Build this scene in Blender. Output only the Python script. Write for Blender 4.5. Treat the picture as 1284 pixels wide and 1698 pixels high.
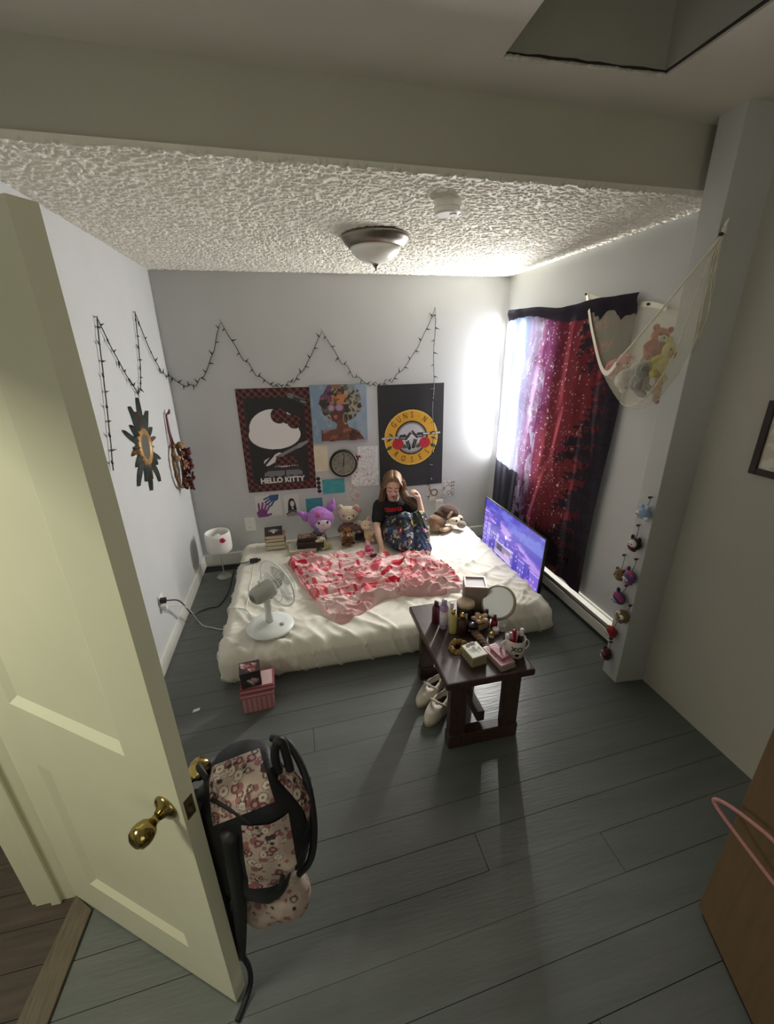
import bpy, bmesh, math, random
import numpy as np
from mathutils import Vector, Matrix, Euler
from mathutils.bvhtree import BVHTree

SC = bpy.context.scene
for o in list(bpy.data.objects):
    bpy.data.objects.remove(o)
COL = SC.collection
PI = math.pi
rnd = random.Random(7)

# ------------------------------------------------------------------ camera, world, lights, exposure
cam_data = bpy.data.cameras.new('camera')
cam = bpy.data.objects.new('camera', cam_data)
COL.objects.link(cam)
cam.location = (0.9408, -3.7487, 1.8407)
cam.rotation_euler = (1.204452, 0.0167506, -0.2191879)
cam_data.sensor_fit = 'VERTICAL'
cam_data.sensor_height = 24.0
cam_data.sensor_width = 24.0 * 1284 / 1698
cam_data.lens = 24.0 * 688.852 / 1698
cam_data.clip_start = 0.02
SC.camera = cam

world = bpy.data.worlds.new('sky')
SC.world = world
world.use_nodes = True
world.node_tree.nodes['Background'].inputs[0].default_value = (0.75, 0.88, 1.0, 1)
world.node_tree.nodes['Background'].inputs[1].default_value = 0.4


def area_light(name, loc, rot, sx, sy, power, color, spread=PI):
    d = bpy.data.lights.new(name, 'AREA')
    d.shape = 'RECTANGLE'
    d.size, d.size_y = sx, sy
    d.energy = power
    d.color = color
    d.spread = spread
    o = bpy.data.objects.new(name, d)
    o.location = loc
    o.rotation_euler = rot
    COL.objects.link(o)
    return o


# daylight behind the wall hanging, and through the strip of window it leaves uncovered at the corner (both face -x, into the room)
area_light('window_daylight', (3.20, -0.46, 1.45), (0, math.radians(90), 0), 1.3, 0.85, 15, (0.97, 0.98, 1.0))
area_light('window_gap_daylight', (2.868, -0.026, 1.48), (0, math.radians(90), math.radians(55)), 1.10, 0.032, 50, (1.0, 0.98, 0.92))
# the ceiling lamp of the hall beyond the open door, and an unseen fill light added behind the viewer to lift the near room
area_light('hall_lamp', (-0.75, -3.3, 2.38), (0, 0, 0), 0.4, 0.4, 21, (1.0, 0.97, 0.76))
area_light('rear_fill_light', (1.4, -5.05, 1.6), (math.radians(90), 0, 0), 1.2, 1.1, 4.2, (1.0, 0.95, 0.72))

SC.view_settings.view_transform = 'Standard'
SC.view_settings.look = 'None'
SC.view_settings.gamma = 1
SC.view_settings.use_curve_mapping = False
SC.view_settings.exposure = 0.48
SC.cycles.max_bounces = 10
SC.cycles.diffuse_bounces = 6
SC.cycles.transparent_max_bounces = 16
SC.cycles.sample_clamp_indirect = 8


# ------------------------------------------------------------------ helpers
def lin(h):
    """'#rrggbb' or (r,g,b) 0..255 in sRGB -> linear tuple"""
    if isinstance(h, str):
        h = h.lstrip('#')
        h = [int(h[i:i + 2], 16) for i in (0, 2, 4)]
    return tuple(((v / 255) / 12.92 if v / 255 <= 0.04045 else ((v / 255 + 0.055) / 1.055) ** 2.4) for v in h)


MATS = {}


def mat(name, color=None, rough=0.6, metal=0.0, noise=0.0, nscale=20.0, bump=0.0, bscale=60.0, spec=0.5,
        emit=None, estr=1.0, trans=0.0, alpha=1.0, attr=False, sheen=0.0, stretch=None, subs=0.0):
    """procedural principled material; noise mottles the colour, bump gives fine relief"""
    if name in MATS:
        return MATS[name]
    m = bpy.data.materials.new(name)
    m.use_nodes = True
    nt = m.node_tree
    b = nt.nodes['Principled BSDF']
    c = lin(color) if color is not None else (0.5, 0.5, 0.5)
    b.inputs['Base Color'].default_value = (*c, 1)
    b.inputs['Roughness'].default_value = rough
    b.inputs['Metallic'].default_value = metal
    b.inputs['Specular IOR Level'].default_value = spec
    b.inputs['Transmission Weight'].default_value = trans
    b.inputs['Alpha'].default_value = alpha
    if sheen:
        b.inputs['Sheen Weight'].default_value = sheen
        b.inputs['Sheen Roughness'].default_value = 0.4
    if subs:
        b.inputs['Subsurface Weight'].default_value = subs
        b.inputs['Subsurface Radius'].default_value = (0.012, 0.005, 0.003)
    tc = nt.nodes.new('ShaderNodeTexCoord')
    mp = nt.nodes.new('ShaderNodeMapping')
    if stretch:
        mp.inputs['Scale'].default_value = stretch
    nt.links.new(tc.outputs['Object'], mp.inputs['Vector'])
    src = None
    if attr:
        a = nt.nodes.new('ShaderNodeVertexColor')
        a.layer_name = 'Col'
        src = a.outputs['Color']
    if noise:
        n = nt.nodes.new('ShaderNodeTexNoise')
        n.inputs['Scale'].default_value = nscale
        n.inputs['Detail'].default_value = 5
        nt.links.new(mp.outputs['Vector'], n.inputs['Vector'])
        r = nt.nodes.new('ShaderNodeMapRange')
        r.inputs['From Min'].default_value = 0.3
        r.inputs['From Max'].default_value = 0.7
        r.inputs['To Min'].default_value = 1 - noise
        r.inputs['To Max'].default_value = 1 + noise * 0.6
        nt.links.new(n.outputs['Fac'], r.inputs['Value'])
        mx = nt.nodes.new('ShaderNodeVectorMath')
        mx.operation = 'SCALE'
        if src is not None:
            nt.links.new(src, mx.inputs[0])
        else:
            mx.inputs[0].default_value = c
        nt.links.new(r.outputs['Result'], mx.inputs['Scale'])
        src = mx.outputs['Vector']
    if src is not None:
        nt.links.new(src, b.inputs['Base Color'])
    if emit is not None or (attr and estr and emit == 'attr'):
        if emit == 'attr':
            nt.links.new(src, b.inputs['Emission Color'])
        else:
            b.inputs['Emission Color'].default_value = (*lin(emit), 1)
        b.inputs['Emission Strength'].default_value = estr
    if bump:
        n2 = nt.nodes.new('ShaderNodeTexNoise')
        n2.inputs['Scale'].default_value = bscale
        n2.inputs['Detail'].default_value = 3
        nt.links.new(mp.outputs['Vector'], n2.inputs['Vector'])
        bp = nt.nodes.new('ShaderNodeBump')
        bp.inputs['Strength'].default_value = bump
        bp.inputs['Distance'].default_value = 0.01
        nt.links.new(n2.outputs['Fac'], bp.inputs['Height'])
        nt.links.new(bp.outputs['Normal'], b.inputs['Normal'])
    MATS[name] = m
    return m


def T(loc=(0, 0, 0), rot=(0, 0, 0), s=(1, 1, 1)):
    return Matrix.Translation(loc) @ Euler(rot).to_matrix().to_4x4() @ Matrix.Diagonal((*s, 1))


def align(d):
    """rotation taking +z to direction d"""
    return Vector((0, 0, 1)).rotation_difference(Vector(d).normalized()).to_matrix().to_4x4()


class MB:
    def __init__(s):
        s.v, s.f = [], []

    def add(s, vs, fs, m=None):
        n = len(s.v)
        if m is not None:
            vs = [m @ Vector(p) for p in vs]
        s.v += [tuple(p) for p in vs]
        s.f += [tuple(i + n for i in f) for f in fs]
        return s

    def box(s, lo, hi, m=None):
        x0, y0, z0 = lo
        x1, y1, z1 = hi
        return s.add([(x0, y0, z0), (x1, y0, z0), (x1, y1, z0), (x0, y1, z0), (x0, y0, z1), (x1, y0, z1), (x1, y1, z1), (x0, y1, z1)],
                     [(0, 3, 2, 1), (4, 5, 6, 7), (0, 1, 5, 4), (1, 2, 6, 5), (2, 3, 7, 6), (3, 0, 4, 7)], m)

    def lathe(s, prof, n=24, m=None):
        """profile [(r,z)] bottom to top; ends with r=0 close the shape"""
        vs, fs, rings = [], [], []
        for r, z in prof:
            if r < 1e-6:
                rings.append([len(vs)])
                vs.append((0, 0, z))
            else:
                rings.append(list(range(len(vs), len(vs) + n)))
                vs += [(r * math.cos(2 * PI * k / n), r * math.sin(2 * PI * k / n), z) for k in range(n)]
        for a, b in zip(rings, rings[1:]):
            for k in range(n):
                k2 = (k + 1) % n
                if len(a) == 1 and len(b) == 1:
                    continue
                if len(a) == 1:
                    fs.append((a[0], b[k2], b[k]))
                elif len(b) == 1:
                    fs.append((a[k], a[k2], b[0]))
                else:
                    fs.append((a[k], a[k2], b[k2], b[k]))
        return s.add(vs, fs, m)

    def cyl(s, p0, p1, r0, r1=None, n=12):
        r1 = r0 if r1 is None else r1
        d = Vector(p1) - Vector(p0)
        return s.lathe([(0, 0), (r0, 0), (r1, d.length), (0, d.length)], n, Matrix.Translation(p0) @ align(d))

    def ell(s, c, r, rot=(0, 0, 0), n=14):
        if not hasattr(r, '__len__'):
            r = (r, r, r)
        k = max(5, n // 2)
        prof = [(math.sin(PI * i / k), -math.cos(PI * i / k)) for i in range(k + 1)]
        prof[0] = (0, -1)
        prof[-1] = (0, 1)
        return s.lathe(prof, n, T(c, rot, r))

    def caps(s, p0, p1, r0, r1=None, n=12):
        """tapered capsule"""
        r1 = r0 if r1 is None else r1
        d = Vector(p1) - Vector(p0)
        L = d.length
        prof = [(0, -r0)] + [(r0 * math.cos(a), r0 * math.sin(a)) for a in (-1.1, -.6, 0)] + [(r1 * math.cos(a), L + r1 * math.sin(a)) for a in (0, .6, 1.1)] + [(0, L + r1)]
        return s.lathe(prof, n, Matrix.Translation(p0) @ align(d))

    def tube(s, pts, r, n=8, closed=False):
        P = [Vector(p) for p in pts]
        m = len(P)
        rr = r if hasattr(r, '__len__') else [r] * m
        up = Vector((0, 0, 1))
        vs, fs = [], []
        prev = None
        for i in range(m):
            a = P[(i - 1) % m] if (closed or i > 0) else P[i]
            b = P[(i + 1) % m] if (closed or i < m - 1) else P[i]
            t = (b - a)
            if t.length < 1e-9:
                t = Vector((0, 0, 1))
            t.normalize()
            if prev is None:
                x = t.cross(up if abs(t.z) < 0.9 else Vector((1, 0, 0))).normalized()
            else:
                x = (prev - t * prev.dot(t))
                x = x.normalized() if x.length > 1e-6 else t.orthogonal().normalized()
            prev = x
            y = t.cross(x)
            for k in range(n):
                an = 2 * PI * k / n
                vs.append(P[i] + (x * math.cos(an) + y * math.sin(an)) * rr[i])
        for i in range(m if closed else m - 1):
            j = (i + 1) % m
            for k in range(n):
                k2 = (k + 1) % n
                fs.append((i * n + k, i * n + k2, j * n + k2, j * n + k))
        if not closed:
            fs.append(tuple(range(n - 1, -1, -1)))
            fs.append(tuple((m - 1) * n + k for k in range(n)))
        return s.add(vs, fs)

    def prism(s, pts, z0, z1, m=None):
        """2D outline (counter-clockwise) extruded from z0 to z1"""
        n = len(pts)
        vs = [(x, y, z0) for x, y in pts] + [(x, y, z1) for x, y in pts]
        fs = [tuple(range(n - 1, -1, -1)), tuple(range(n, 2 * n))] + [(k, (k + 1) % n, n + (k + 1) % n, n + k) for k in range(n)]
        return s.add(vs, fs, m)

    def torus(s, R, r, n=32, k=8, m=None):
        pts = [Vector((R * math.cos(2 * PI * i / n), R * math.sin(2 * PI * i / n), 0)) for i in range(n)]
        t = MB().tube(pts, r, k, True)
        return s.add(t.v, t.f, m)

    def mesh(s, name, bevel=0.0, smooth=False, seg=2):
        me = bpy.data.meshes.new(name)
        me.from_pydata(s.v, [], s.f)
        me.validate()
        if bevel:
            bm = bmesh.new()
            bm.from_mesh(me)
            bmesh.ops.bevel(bm, geom=[e for e in bm.edges], offset=bevel, segments=seg, profile=0.6, affect='EDGES', clamp_overlap=True)
            bm.to_mesh(me)
            bm.free()
        if smooth:
            me.shade_smooth()
        return me


def link(name, me, m=None, parent=None, label=None, kind=None, loc=None, rot=None):
    o = bpy.data.objects.new(name, me)
    COL.objects.link(o)
    if m is not None:
        me.materials.clear()
        me.materials.append(m)
    if parent is not None:
        o.parent = parent
    if label:
        o['label'] = label
    if kind:
        o['kind'] = kind
    if loc is not None:
        o.location = loc
    if rot is not None:
        o.rotation_euler = rot
    return o


def part(name, mb, m, parent, bevel=0.0, smooth=False, label=None, kind=None, loc=None, rot=None, seg=2):
    return link(name, mb.mesh(name, bevel, smooth, seg), m, parent, label, kind, loc, rot)


def tag(o, label, cat, group=None):
    o['label'] = label
    o['category'] = cat
    if group:
        o['group'] = group
    return o


def thing(name, label, cat, loc=(0, 0, 0), rot=(0, 0, 0), group=None):
    o = bpy.data.objects.new(name, None)
    o.empty_display_size = 0.05
    COL.objects.link(o)
    o.location = loc
    o.rotation_euler = rot
    return tag(o, label, cat, group)


def struct(name, mb, m, parent=None, bevel=0.0, smooth=False):
    o = part(name, mb, m, parent, bevel, smooth)
    if parent is None:
        o['kind'] = 'structure'
    return o


def fuse(mb, voxel=0.01, smooth=4, factor=0.5, name='fused'):
    """one continuous skin over overlapping shapes"""
    me = mb.mesh(name)
    o = bpy.data.objects.new(name, me)
    COL.objects.link(o)
    r = o.modifiers.new('r', 'REMESH')
    r.mode = 'VOXEL'
    r.voxel_size = voxel
    if smooth:
        s = o.modifiers.new('s', 'SMOOTH')
        s.iterations = smooth
        s.factor = factor
    dg = bpy.context.evaluated_depsgraph_get()
    me2 = bpy.data.meshes.new_from_object(o.evaluated_get(dg))
    bpy.data.objects.remove(o)
    bpy.data.meshes.remove(me)
    me2.name = name
    me2.shade_smooth()
    return me2


# ---- numpy noise and painting
def _hash(i, j, k, seed):
    h = (i * 374761393 + j * 668265263 + k * 2147483647 + seed * 974634777) & 0xffffffff
    h = ((h ^ (h >> 13)) * 1274126177) & 0xffffffff
    h = (h ^ (h >> 16)) & 0xffff
    return h / 65535.0


def vnoise(P, seed=0):
    P = np.asarray(P, float)
    I = np.floor(P).astype(np.int64)
    F = P - I
    U = F * F * (3 - 2 * F)
    r = 0
    for dx in (0, 1):
        for dy in (0, 1):
            for dz in (0, 1):
                w = (U[:, 0] if dx else 1 - U[:, 0]) * (U[:, 1] if dy else 1 - U[:, 1]) * (U[:, 2] if dz else 1 - U[:, 2])
                r = r + w * _hash(I[:, 0] + dx, I[:, 1] + dy, I[:, 2] + dz, seed)
    return r


def fbm(P, seed=0, oct=4):
    a, t, r = 0.5, 0, 0
    P = np.asarray(P, float)
    for o in range(oct):
        r = r + a * vnoise(P * 2 ** o, seed + o * 17)
        t += a
        a *= 0.5
    return r / t


def P3(x, y, z=0.0):
    return np.stack([x, y, np.broadcast_to(z, np.shape(x))], -1)


class Paint:
    """colours for points (x,y); later layers lie over earlier ones; colours sRGB hex"""
    def __init__(s, x, y, base):
        s.x, s.y = x, y
        s.c = np.tile(np.array(lin(base)), (len(x), 1))

    def m(s, mask, col, a=1.0):
        w = (np.asarray(mask, float) * a)[:, None]
        s.c = s.c * (1 - w) + np.array(lin(col)) * w
        return s

    def ell(s, cx, cy, rx, ry, col, ang=0.0, a=1.0):
        ca, sa = math.cos(ang), math.sin(ang)
        dx, dy = s.x - cx, s.y - cy
        u, v = dx * ca + dy * sa, -dx * sa + dy * ca
        return s.m((u / rx) ** 2 + (v / ry) ** 2 < 1, col, a)

    def seg(s, x0, y0, x1, y1, r, col, a=1.0):
        dx, dy = x1 - x0, y1 - y0
        t = np.clip(((s.x - x0) * dx + (s.y - y0) * dy) / (dx * dx + dy * dy + 1e-12), 0, 1)
        return s.m(np.hypot(s.x - x0 - t * dx, s.y - y0 - t * dy) < r, col, a)

    def rect(s, x0, y0, x1, y1, col, a=1.0):
        return s.m((s.x > x0) & (s.x < x1) & (s.y > y0) & (s.y < y1), col, a)

    def poly(s, pts, col, a=1.0):
        ins = np.zeros(len(s.x), bool)
        n = len(pts)
        for i in range(n):
            (xa, ya), (xb, yb) = pts[i], pts[(i + 1) % n]
            c = ((ya > s.y) != (yb > s.y)) & (s.x < (xb - xa) * (s.y - ya) / ((yb - ya) if abs(yb - ya) > 1e-12 else 1e-12) + xa)
            ins ^= c
        return s.m(ins, col, a)


def set_cols(me, cols):
    a = me.color_attributes.new('Col', 'FLOAT_COLOR', 'POINT')
    c = np.ones((len(me.vertices), 4), np.float32)
    c[:, :3] = cols
    a.data.foreach_set('color', c.ravel())


def verts_np(me):
    v = np.empty(len(me.vertices) * 3, np.float64)
    me.vertices.foreach_get('co', v)
    return v.reshape(-1, 3)


def grid_mesh(name, nx, ny, fpos, fcol=None, smooth=True):
    """grid over u,v in 0..1; fpos(u,v)->(N,3), fcol(u,v)->(N,3) linear"""
    u, v = np.meshgrid(np.linspace(0, 1, nx + 1), np.linspace(0, 1, ny + 1))
    u, v = u.ravel(), v.ravel()
    P = fpos(u, v)
    i = np.arange(nx * ny)
    a = (i // nx) * (nx + 1) + i % nx
    F = np.stack([a, a + 1, a + nx + 2, a + nx + 1], 1)
    me = bpy.data.meshes.new(name)
    me.vertices.add(len(P))
    me.vertices.foreach_set('co', np.ascontiguousarray(P, dtype=np.float32).ravel())
    me.loops.add(F.size)
    me.loops.foreach_set('vertex_index', F.ravel().astype(np.int32))
    me.polygons.add(len(F))
    me.polygons.foreach_set('loop_start', (np.arange(len(F)) * 4).astype(np.int32))
    me.update(calc_edges=True)
    if fcol is not None:
        set_cols(me, fcol(u, v))
    if smooth:
        me.shade_smooth()
    return me


def panel_print(name, w, h, nx, ny, painter, parent, z=0.0006, m=None, curl=0.0):
    """flat printed sheet in the local xy-plane, centred, x to the right and y up, facing +z"""
    def pos(u, v):
        x, y = (u - .5) * w, (v - .5) * h
        return P3(x, y) * np.array([1, 1, 0]) + np.stack([0 * u, 0 * u, z + curl * (fbm(P3(u * 3, v * 3, 1.7), 3, 2) - .5)], 1)

    def col(u, v):
        p = Paint((u - .5) * w, (v - .5) * h, '#ffffff')
        painter(p)
        return p.c
    return link(name, grid_mesh(name, nx, ny, pos, col), m or PAINT, parent)


def text_mesh(s, size, depth=0.0004, bold=0.0):
    cu = bpy.data.curves.new('t', 'FONT')
    cu.body = s
    cu.size = size
    cu.align_x = 'CENTER'
    cu.align_y = 'CENTER'
    cu.extrude = depth
    cu.offset = bold
    cu.resolution_u = 3
    o = bpy.data.objects.new('t', cu)
    COL.objects.link(o)
    dg = bpy.context.evaluated_depsgraph_get()
    me = bpy.data.meshes.new_from_object(o.evaluated_get(dg))
    bpy.data.objects.remove(o)
    bpy.data.curves.remove(cu)
    return me


PAINT = mat('printed_paper', attr=True, rough=0.55)
WALLROT = (PI / 2, 0, 0)              # a sheet facing -y, on the back wall
LEFTROT = (PI / 2, 0, PI / 2)         # facing +x, on the left wall
RIGHTROT = (PI / 2, 0, -PI / 2)       # facing -x, on the right wall

# ------------------------------------------------------------------ the room
W, H, HN = 2.877, 2.44, 2.67          # far room width, textured ceiling, higher near ceiling
WN, YB = 2.82, -5.2                   # near room right wall, rear wall
HY0, HY1 = -2.062, -1.972             # front of the step down to the textured ceiling, left and right end

m_wall = mat('painted_plaster', '#c3c5c4', rough=0.75, noise=0.03, nscale=3, bump=0.06, bscale=90)
m_wall2 = mat('plaster_warm_shade', '#bcbaae', rough=0.75, noise=0.03, nscale=3, bump=0.06, bscale=90)  # same wall paint, with the near room's warm shade put into its colour
m_ceil = mat('textured_ceiling_paint', '#e6e3d8', rough=0.8, noise=0.05, nscale=8)
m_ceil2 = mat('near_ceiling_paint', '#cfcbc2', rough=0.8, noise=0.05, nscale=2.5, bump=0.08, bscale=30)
m_white = mat('white_gloss_paint', '#dcdcd4', rough=0.4, noise=0.02, nscale=6)
m_door = mat('door_paint', '#dddcc4', rough=0.42, noise=0.03, nscale=5)
m_floor = mat('grey_floor_paint', '#5f6361', rough=0.34, noise=0.14, nscale=7, bump=0.10, bscale=45, stretch=(0.25, 2, 1))
m_gap = mat('floor_gap', '#1d1f1f', rough=0.9)
m_hall = mat('hall_wood', '#43362e', rough=0.5, noise=0.45, nscale=5, stretch=(1, 9, 1))
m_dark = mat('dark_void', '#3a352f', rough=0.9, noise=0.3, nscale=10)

# floor with painted boards running across the room
fl = struct('floor', MB().box((-0.0, YB, -0.08), (W + .05, 0.0, -0.014)), m_gap)
r_ = random.Random(3)
y = 0.06
SK = 0.045                            # the boards lie slightly askew to the walls
while y > YB + 0.2:
    w = r_.choice((0.137, 0.14, 0.143))
    cuts = [0.0] + ([r_.uniform(0.7, 2.2)] if r_.random() < 0.3 else []) + [W + .0]
    for xa, xb in zip(cuts, cuts[1:]):
        g = 0.0003 if r_.random() < .6 else 0.0012
        dz = r_.uniform(-0.0012, 0.0)
        p = []
        for (xx, yy) in ((xa + .001, y - w + g), (xb - .001, y - w + g), (xb - .001, y - g), (xa + .001, y - g)):
            p.append((xx, min(yy + SK * (xx - 1.4), -0.001)))
        if p[3][1] - p[0][1] < 0.01 or p[2][1] - p[1][1] < 0.01:
            continue
        part('plank', MB().prism(p, -0.013, dz), m_floor, fl, bevel=0.0007, seg=1)
    y -= w
# hall floor
hf = struct('floor', MB().box((-2.2, -5.2, -0.08), (-0.001, -1.7, -0.012)), m_gap)
y = -1.7
while y > -5.0:
    xa = -2.2
    off = r_.uniform(0.3, 1.0)
    for xb in (-2.2 + off, -1.0 + off * .3, -0.002):
        part('plank', MB().box((xa + .001, y - .12 + .001, -0.012), (xb - .001, y - .001, 0.0)), m_hall, hf)
        xa = xb
    y -= .12

# walls
struct('wall_back', MB().box((-0.12, 0.0, -0.05), (W + .03, 0.10, H + .3)), m_wall)
D0, D1, DHT = -3.44, -2.60, 2.07      # doorway in the left wall
struct('wall_left', MB().box((-0.12, D1 + .02, -.05), (0, 0, HN + .1)).box((-.12, D0 - .02, DHT + .02), (0, D1 + .02, HN + .1)).box((-.12, YB, -.05), (0, D0 - .02, HN + .1)), m_wall)
WY0, WY1, WZ0, WZ1 = -0.86, -0.02, 0.80, 2.06     # window hole
struct('wall_right', MB().box((W, -2.3, -.05), (W + .14, WY0, H + .3)).box((W, WY1, -.05), (W + .14, -.0, H + .3)).box((W, WY0, -.05), (W + .14, WY1, WZ0)).box((W, WY0, WZ1), (W + .14, WY1, H + .3)), m_wall)
PX = 2.647
struct('wall_pillar', MB().prism([(PX, -2.152), (WN + .1, -2.176), (WN + .1, -2.04), (PX, -2.04)], -.02, HN + .05), m_wall, bevel=.003)
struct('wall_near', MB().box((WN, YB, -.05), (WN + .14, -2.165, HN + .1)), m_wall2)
struct('wall_rear', MB().box((-0.12, YB - .1, -.05), (WN + .14, YB, HN + .1)), m_wall)
struct('wall_hall', MB().box((-2.2, -2.12, -.05), (-.12, -2.02, 2.6)).box((-2.3, -5.2, -.05), (-2.2, -2.02, 2.6)).box((-2.3, -5.3, -.05), (-.12, -5.2, 2.6)).box((-2.3, -5.3, 2.5), (-.12, -2.02, 2.6)), m_wall)

# step between the two ceilings
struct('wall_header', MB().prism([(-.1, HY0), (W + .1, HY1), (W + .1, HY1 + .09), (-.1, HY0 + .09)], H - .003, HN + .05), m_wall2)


# textured ceiling: trowelled relief
def ceil_pos(u, v):
    x = u * (W + .02) - .01
    y0 = HY0 + (HY1 - HY0) * u + .0
    y = y0 * v + 0.0
    q = P3(x * 62 + 3 * (fbm(P3(x * 5, y * 5), 2, 2)), y * 98)
    n = fbm(q, 5, 3)
    n2 = fbm(P3(x * 150, y * 170), 9, 1)
    h = np.clip((n - .45) * 6, 0, 1) * .0062 + n2 * .0022
    edge = np.exp(-((1 - v) * 2.0 / .035) ** 2)
    h = h * (.75 + .5 * fbm(P3(x * 2, y * 2), 4, 2)) + edge * .010 * fbm(P3(x * 14, y * 20), 7, 2)
    z = np.where(v > .9999, H + .012, H - h)
    y = np.where(v > .9999, y - .006, y - .006 * (v > .99))
    return P3(x, y) + np.stack([0 * x, 0 * x, z], 1)


ce = link('ceiling', grid_mesh('ceiling', 860, 640, ceil_pos), m_ceil, kind='structure')
ce.data.flip_normals()

# near ceiling with a roof-hatch opening cut in it
HX0, HX1, HA, HBk = 1.66, 2.232, -2.195, -2.95
sk = 0.085
c = MB()
ya, yb = HY1 + .08, YB - .1
o4 = [(-.1, ya), (WN + .1, ya), (WN + .1, yb), (-.1, yb)]
i4 = [(HX0, HA), (HX1, HA - .012), (HX1 + .035, HBk), (HX0, HBk)]
vs = [(*p, z) for z in (HN, HN + .012) for p in o4 + i4]
fs = []
for k in range(4):
    k2 = (k + 1) % 4
    fs += [(k, k2, 4 + k2, 4 + k), (8 + k2, 8 + k, 12 + k, 12 + k2), (4 + k, 4 + k2, 12 + k2, 12 + k), (k2, k, 8 + k, 8 + k2)]
c.add(vs, fs)
struct('ceiling', c, m_ceil2)
m_hatch = mat('hatch_paint', '#b0aea6', rough=0.8, noise=0.06, nscale=4)
h = MB()
q4 = [(HX0, HA + .001), (HX1, HA - .011), (HX1 + .035, HBk), (HX0, HBk)]
p4 = [(HX0 - .03, HA + .04), (HX1 + .03, HA + .03), (HX1 + .07, HBk - .03), (HX0 - .03, HBk - .03)]
vs = [(*p, z) for z in (HN + .0125, HN + .30) for p in q4 + p4]
fs = []
for k in range(4):
    k2 = (k + 1) % 4
    fs += [(k, k2, 8 + k2, 8 + k)[::-1], (4 + k, 4 + k2, 12 + k2, 12 + k), (k, k2, 4 + k2, 4 + k)]
h.add(vs, fs)
hatch = struct('trim_hatch', h, m_hatch)
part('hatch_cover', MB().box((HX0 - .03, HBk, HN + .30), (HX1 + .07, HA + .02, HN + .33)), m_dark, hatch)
# torn plaster edge along the opening
e = MB()
for k in range(26):
    t = k / 25
    x = HX0 + (HX1 - HX0) * t
    e.ell((x, HA - .012 * t - .004, HN + .002), (.018, .005 + .006 * r_.random(), .004 + .004 * r_.random()), (0, 0, r_.uniform(-.2, .2)), 8)
part('plaster_edge', e, m_ceil2, hatch, kind='stuff')
rk = random.Random(9)
part('crack', MB().tube([(HX0 + (HX1 - HX0) * k / 14, HA - .012 * k / 14 + .0005, HN + .013 + .003 * rk.random()) for k in range(15)], [.0022 + .0028 * rk.random() for k in range(15)], 5), m_dark, hatch)
part('crack', MB().tube([(HX1 + .035 * k / 14 - .0005, HA - .012 + (HBk - HA) * k / 14, HN + .011) for k in range(15)], [.004 + .0015 * rk.random() for k in range(15)], 5), m_dark, hatch)

# baseboards
struct('baseboard_left', MB().box((0, -2.50, 0.0), (0.014, -0.0, 0.115)), m_white, bevel=.004)
struct('baseboard_back', MB().box((0.014, -0.014, 0.0), (W, 0.0, 0.115)), m_white, bevel=.004)

# window behind the wall hanging
wn = struct('window_1', MB().box((W + .03, WY0, WZ0), (W + .10, WY0 + .045, WZ1)).box((W + .03, WY1 - .045, WZ0), (W + .10, WY1, WZ1)).box((W + .03, WY0 + .045, WZ0), (W + .10, WY1 - .045, WZ0 + .05)).box((W + .03, WY0 + .045, WZ1 - .05), (W + .10, WY1 - .045, WZ1)), m_white)
part('sash_rail', MB().box((W + .04, WY0 + .045, 1.41), (W + .09, WY1 - .045, 1.455)), m_white, wn)
gl = bpy.data.materials.new('window_glass')
gl.use_nodes = True
nt = gl.node_tree
nt.nodes.clear()
out = nt.nodes.new('ShaderNodeOutputMaterial')
mxs = nt.nodes.new('ShaderNodeMixShader')
fr = nt.nodes.new('ShaderNodeFresnel')
tr = nt.nodes.new('ShaderNodeBsdfTransparent')
gs = nt.nodes.new('ShaderNodeBsdfGlossy')
gs.inputs['Roughness'].default_value = 0.02
nt.links.new(fr.outputs[0], mxs.inputs[0])
nt.links.new(tr.outputs[0], mxs.inputs[1])
nt.links.new(gs.outputs[0], mxs.inputs[2])
nt.links.new(mxs.outputs[0], out.inputs['Surface'])
for z0, z1 in ((WZ0 + .05, 1.41), (1.455, WZ1 - .05)):
    part('pane', MB().box((W + .06, WY0 + .045, z0), (W + .064, WY1 - .045, z1)), gl, wn)

# door frame and threshold
tf = struct('trim_1', MB().box((-.13, D1, 0), (.0, D1 + .022, DHT + .02)).box((-.13, D0 - .022, 0), (.0, D0, DHT + .02)).box((-.13, D0, DHT), (.0, D1, DHT + .02)), m_door)
for n_, (a, b) in {'far': ((-.145, D1 + .006, 0), (-.1205, D1 + .09, DHT + .09)), 'near': ((-.145, D0 - .09, 0), (-.1205, D0 - .006, DHT + .09)), 'top': ((-.145, D0 - .006, DHT + .006), (-.1205, D1 + .006, DHT + .09))}.items():
    part('casing', MB().box(a, b), m_door, tf, bevel=.003)
part('door_stop', MB().box((-.075, D1 - .012, 0), (-.045, D1, DHT)), m_door, tf, bevel=.002)
struct('trim_2', MB().prism([(-.075, D0), (.045, D0), (.075, D1 - .06), (-.0, D1)], 0.0005, 0.012), mat('threshold_wood', '#5d5343', rough=.6, noise=.3, nscale=12, stretch=(8, 1, 1)), bevel=.004)

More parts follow.
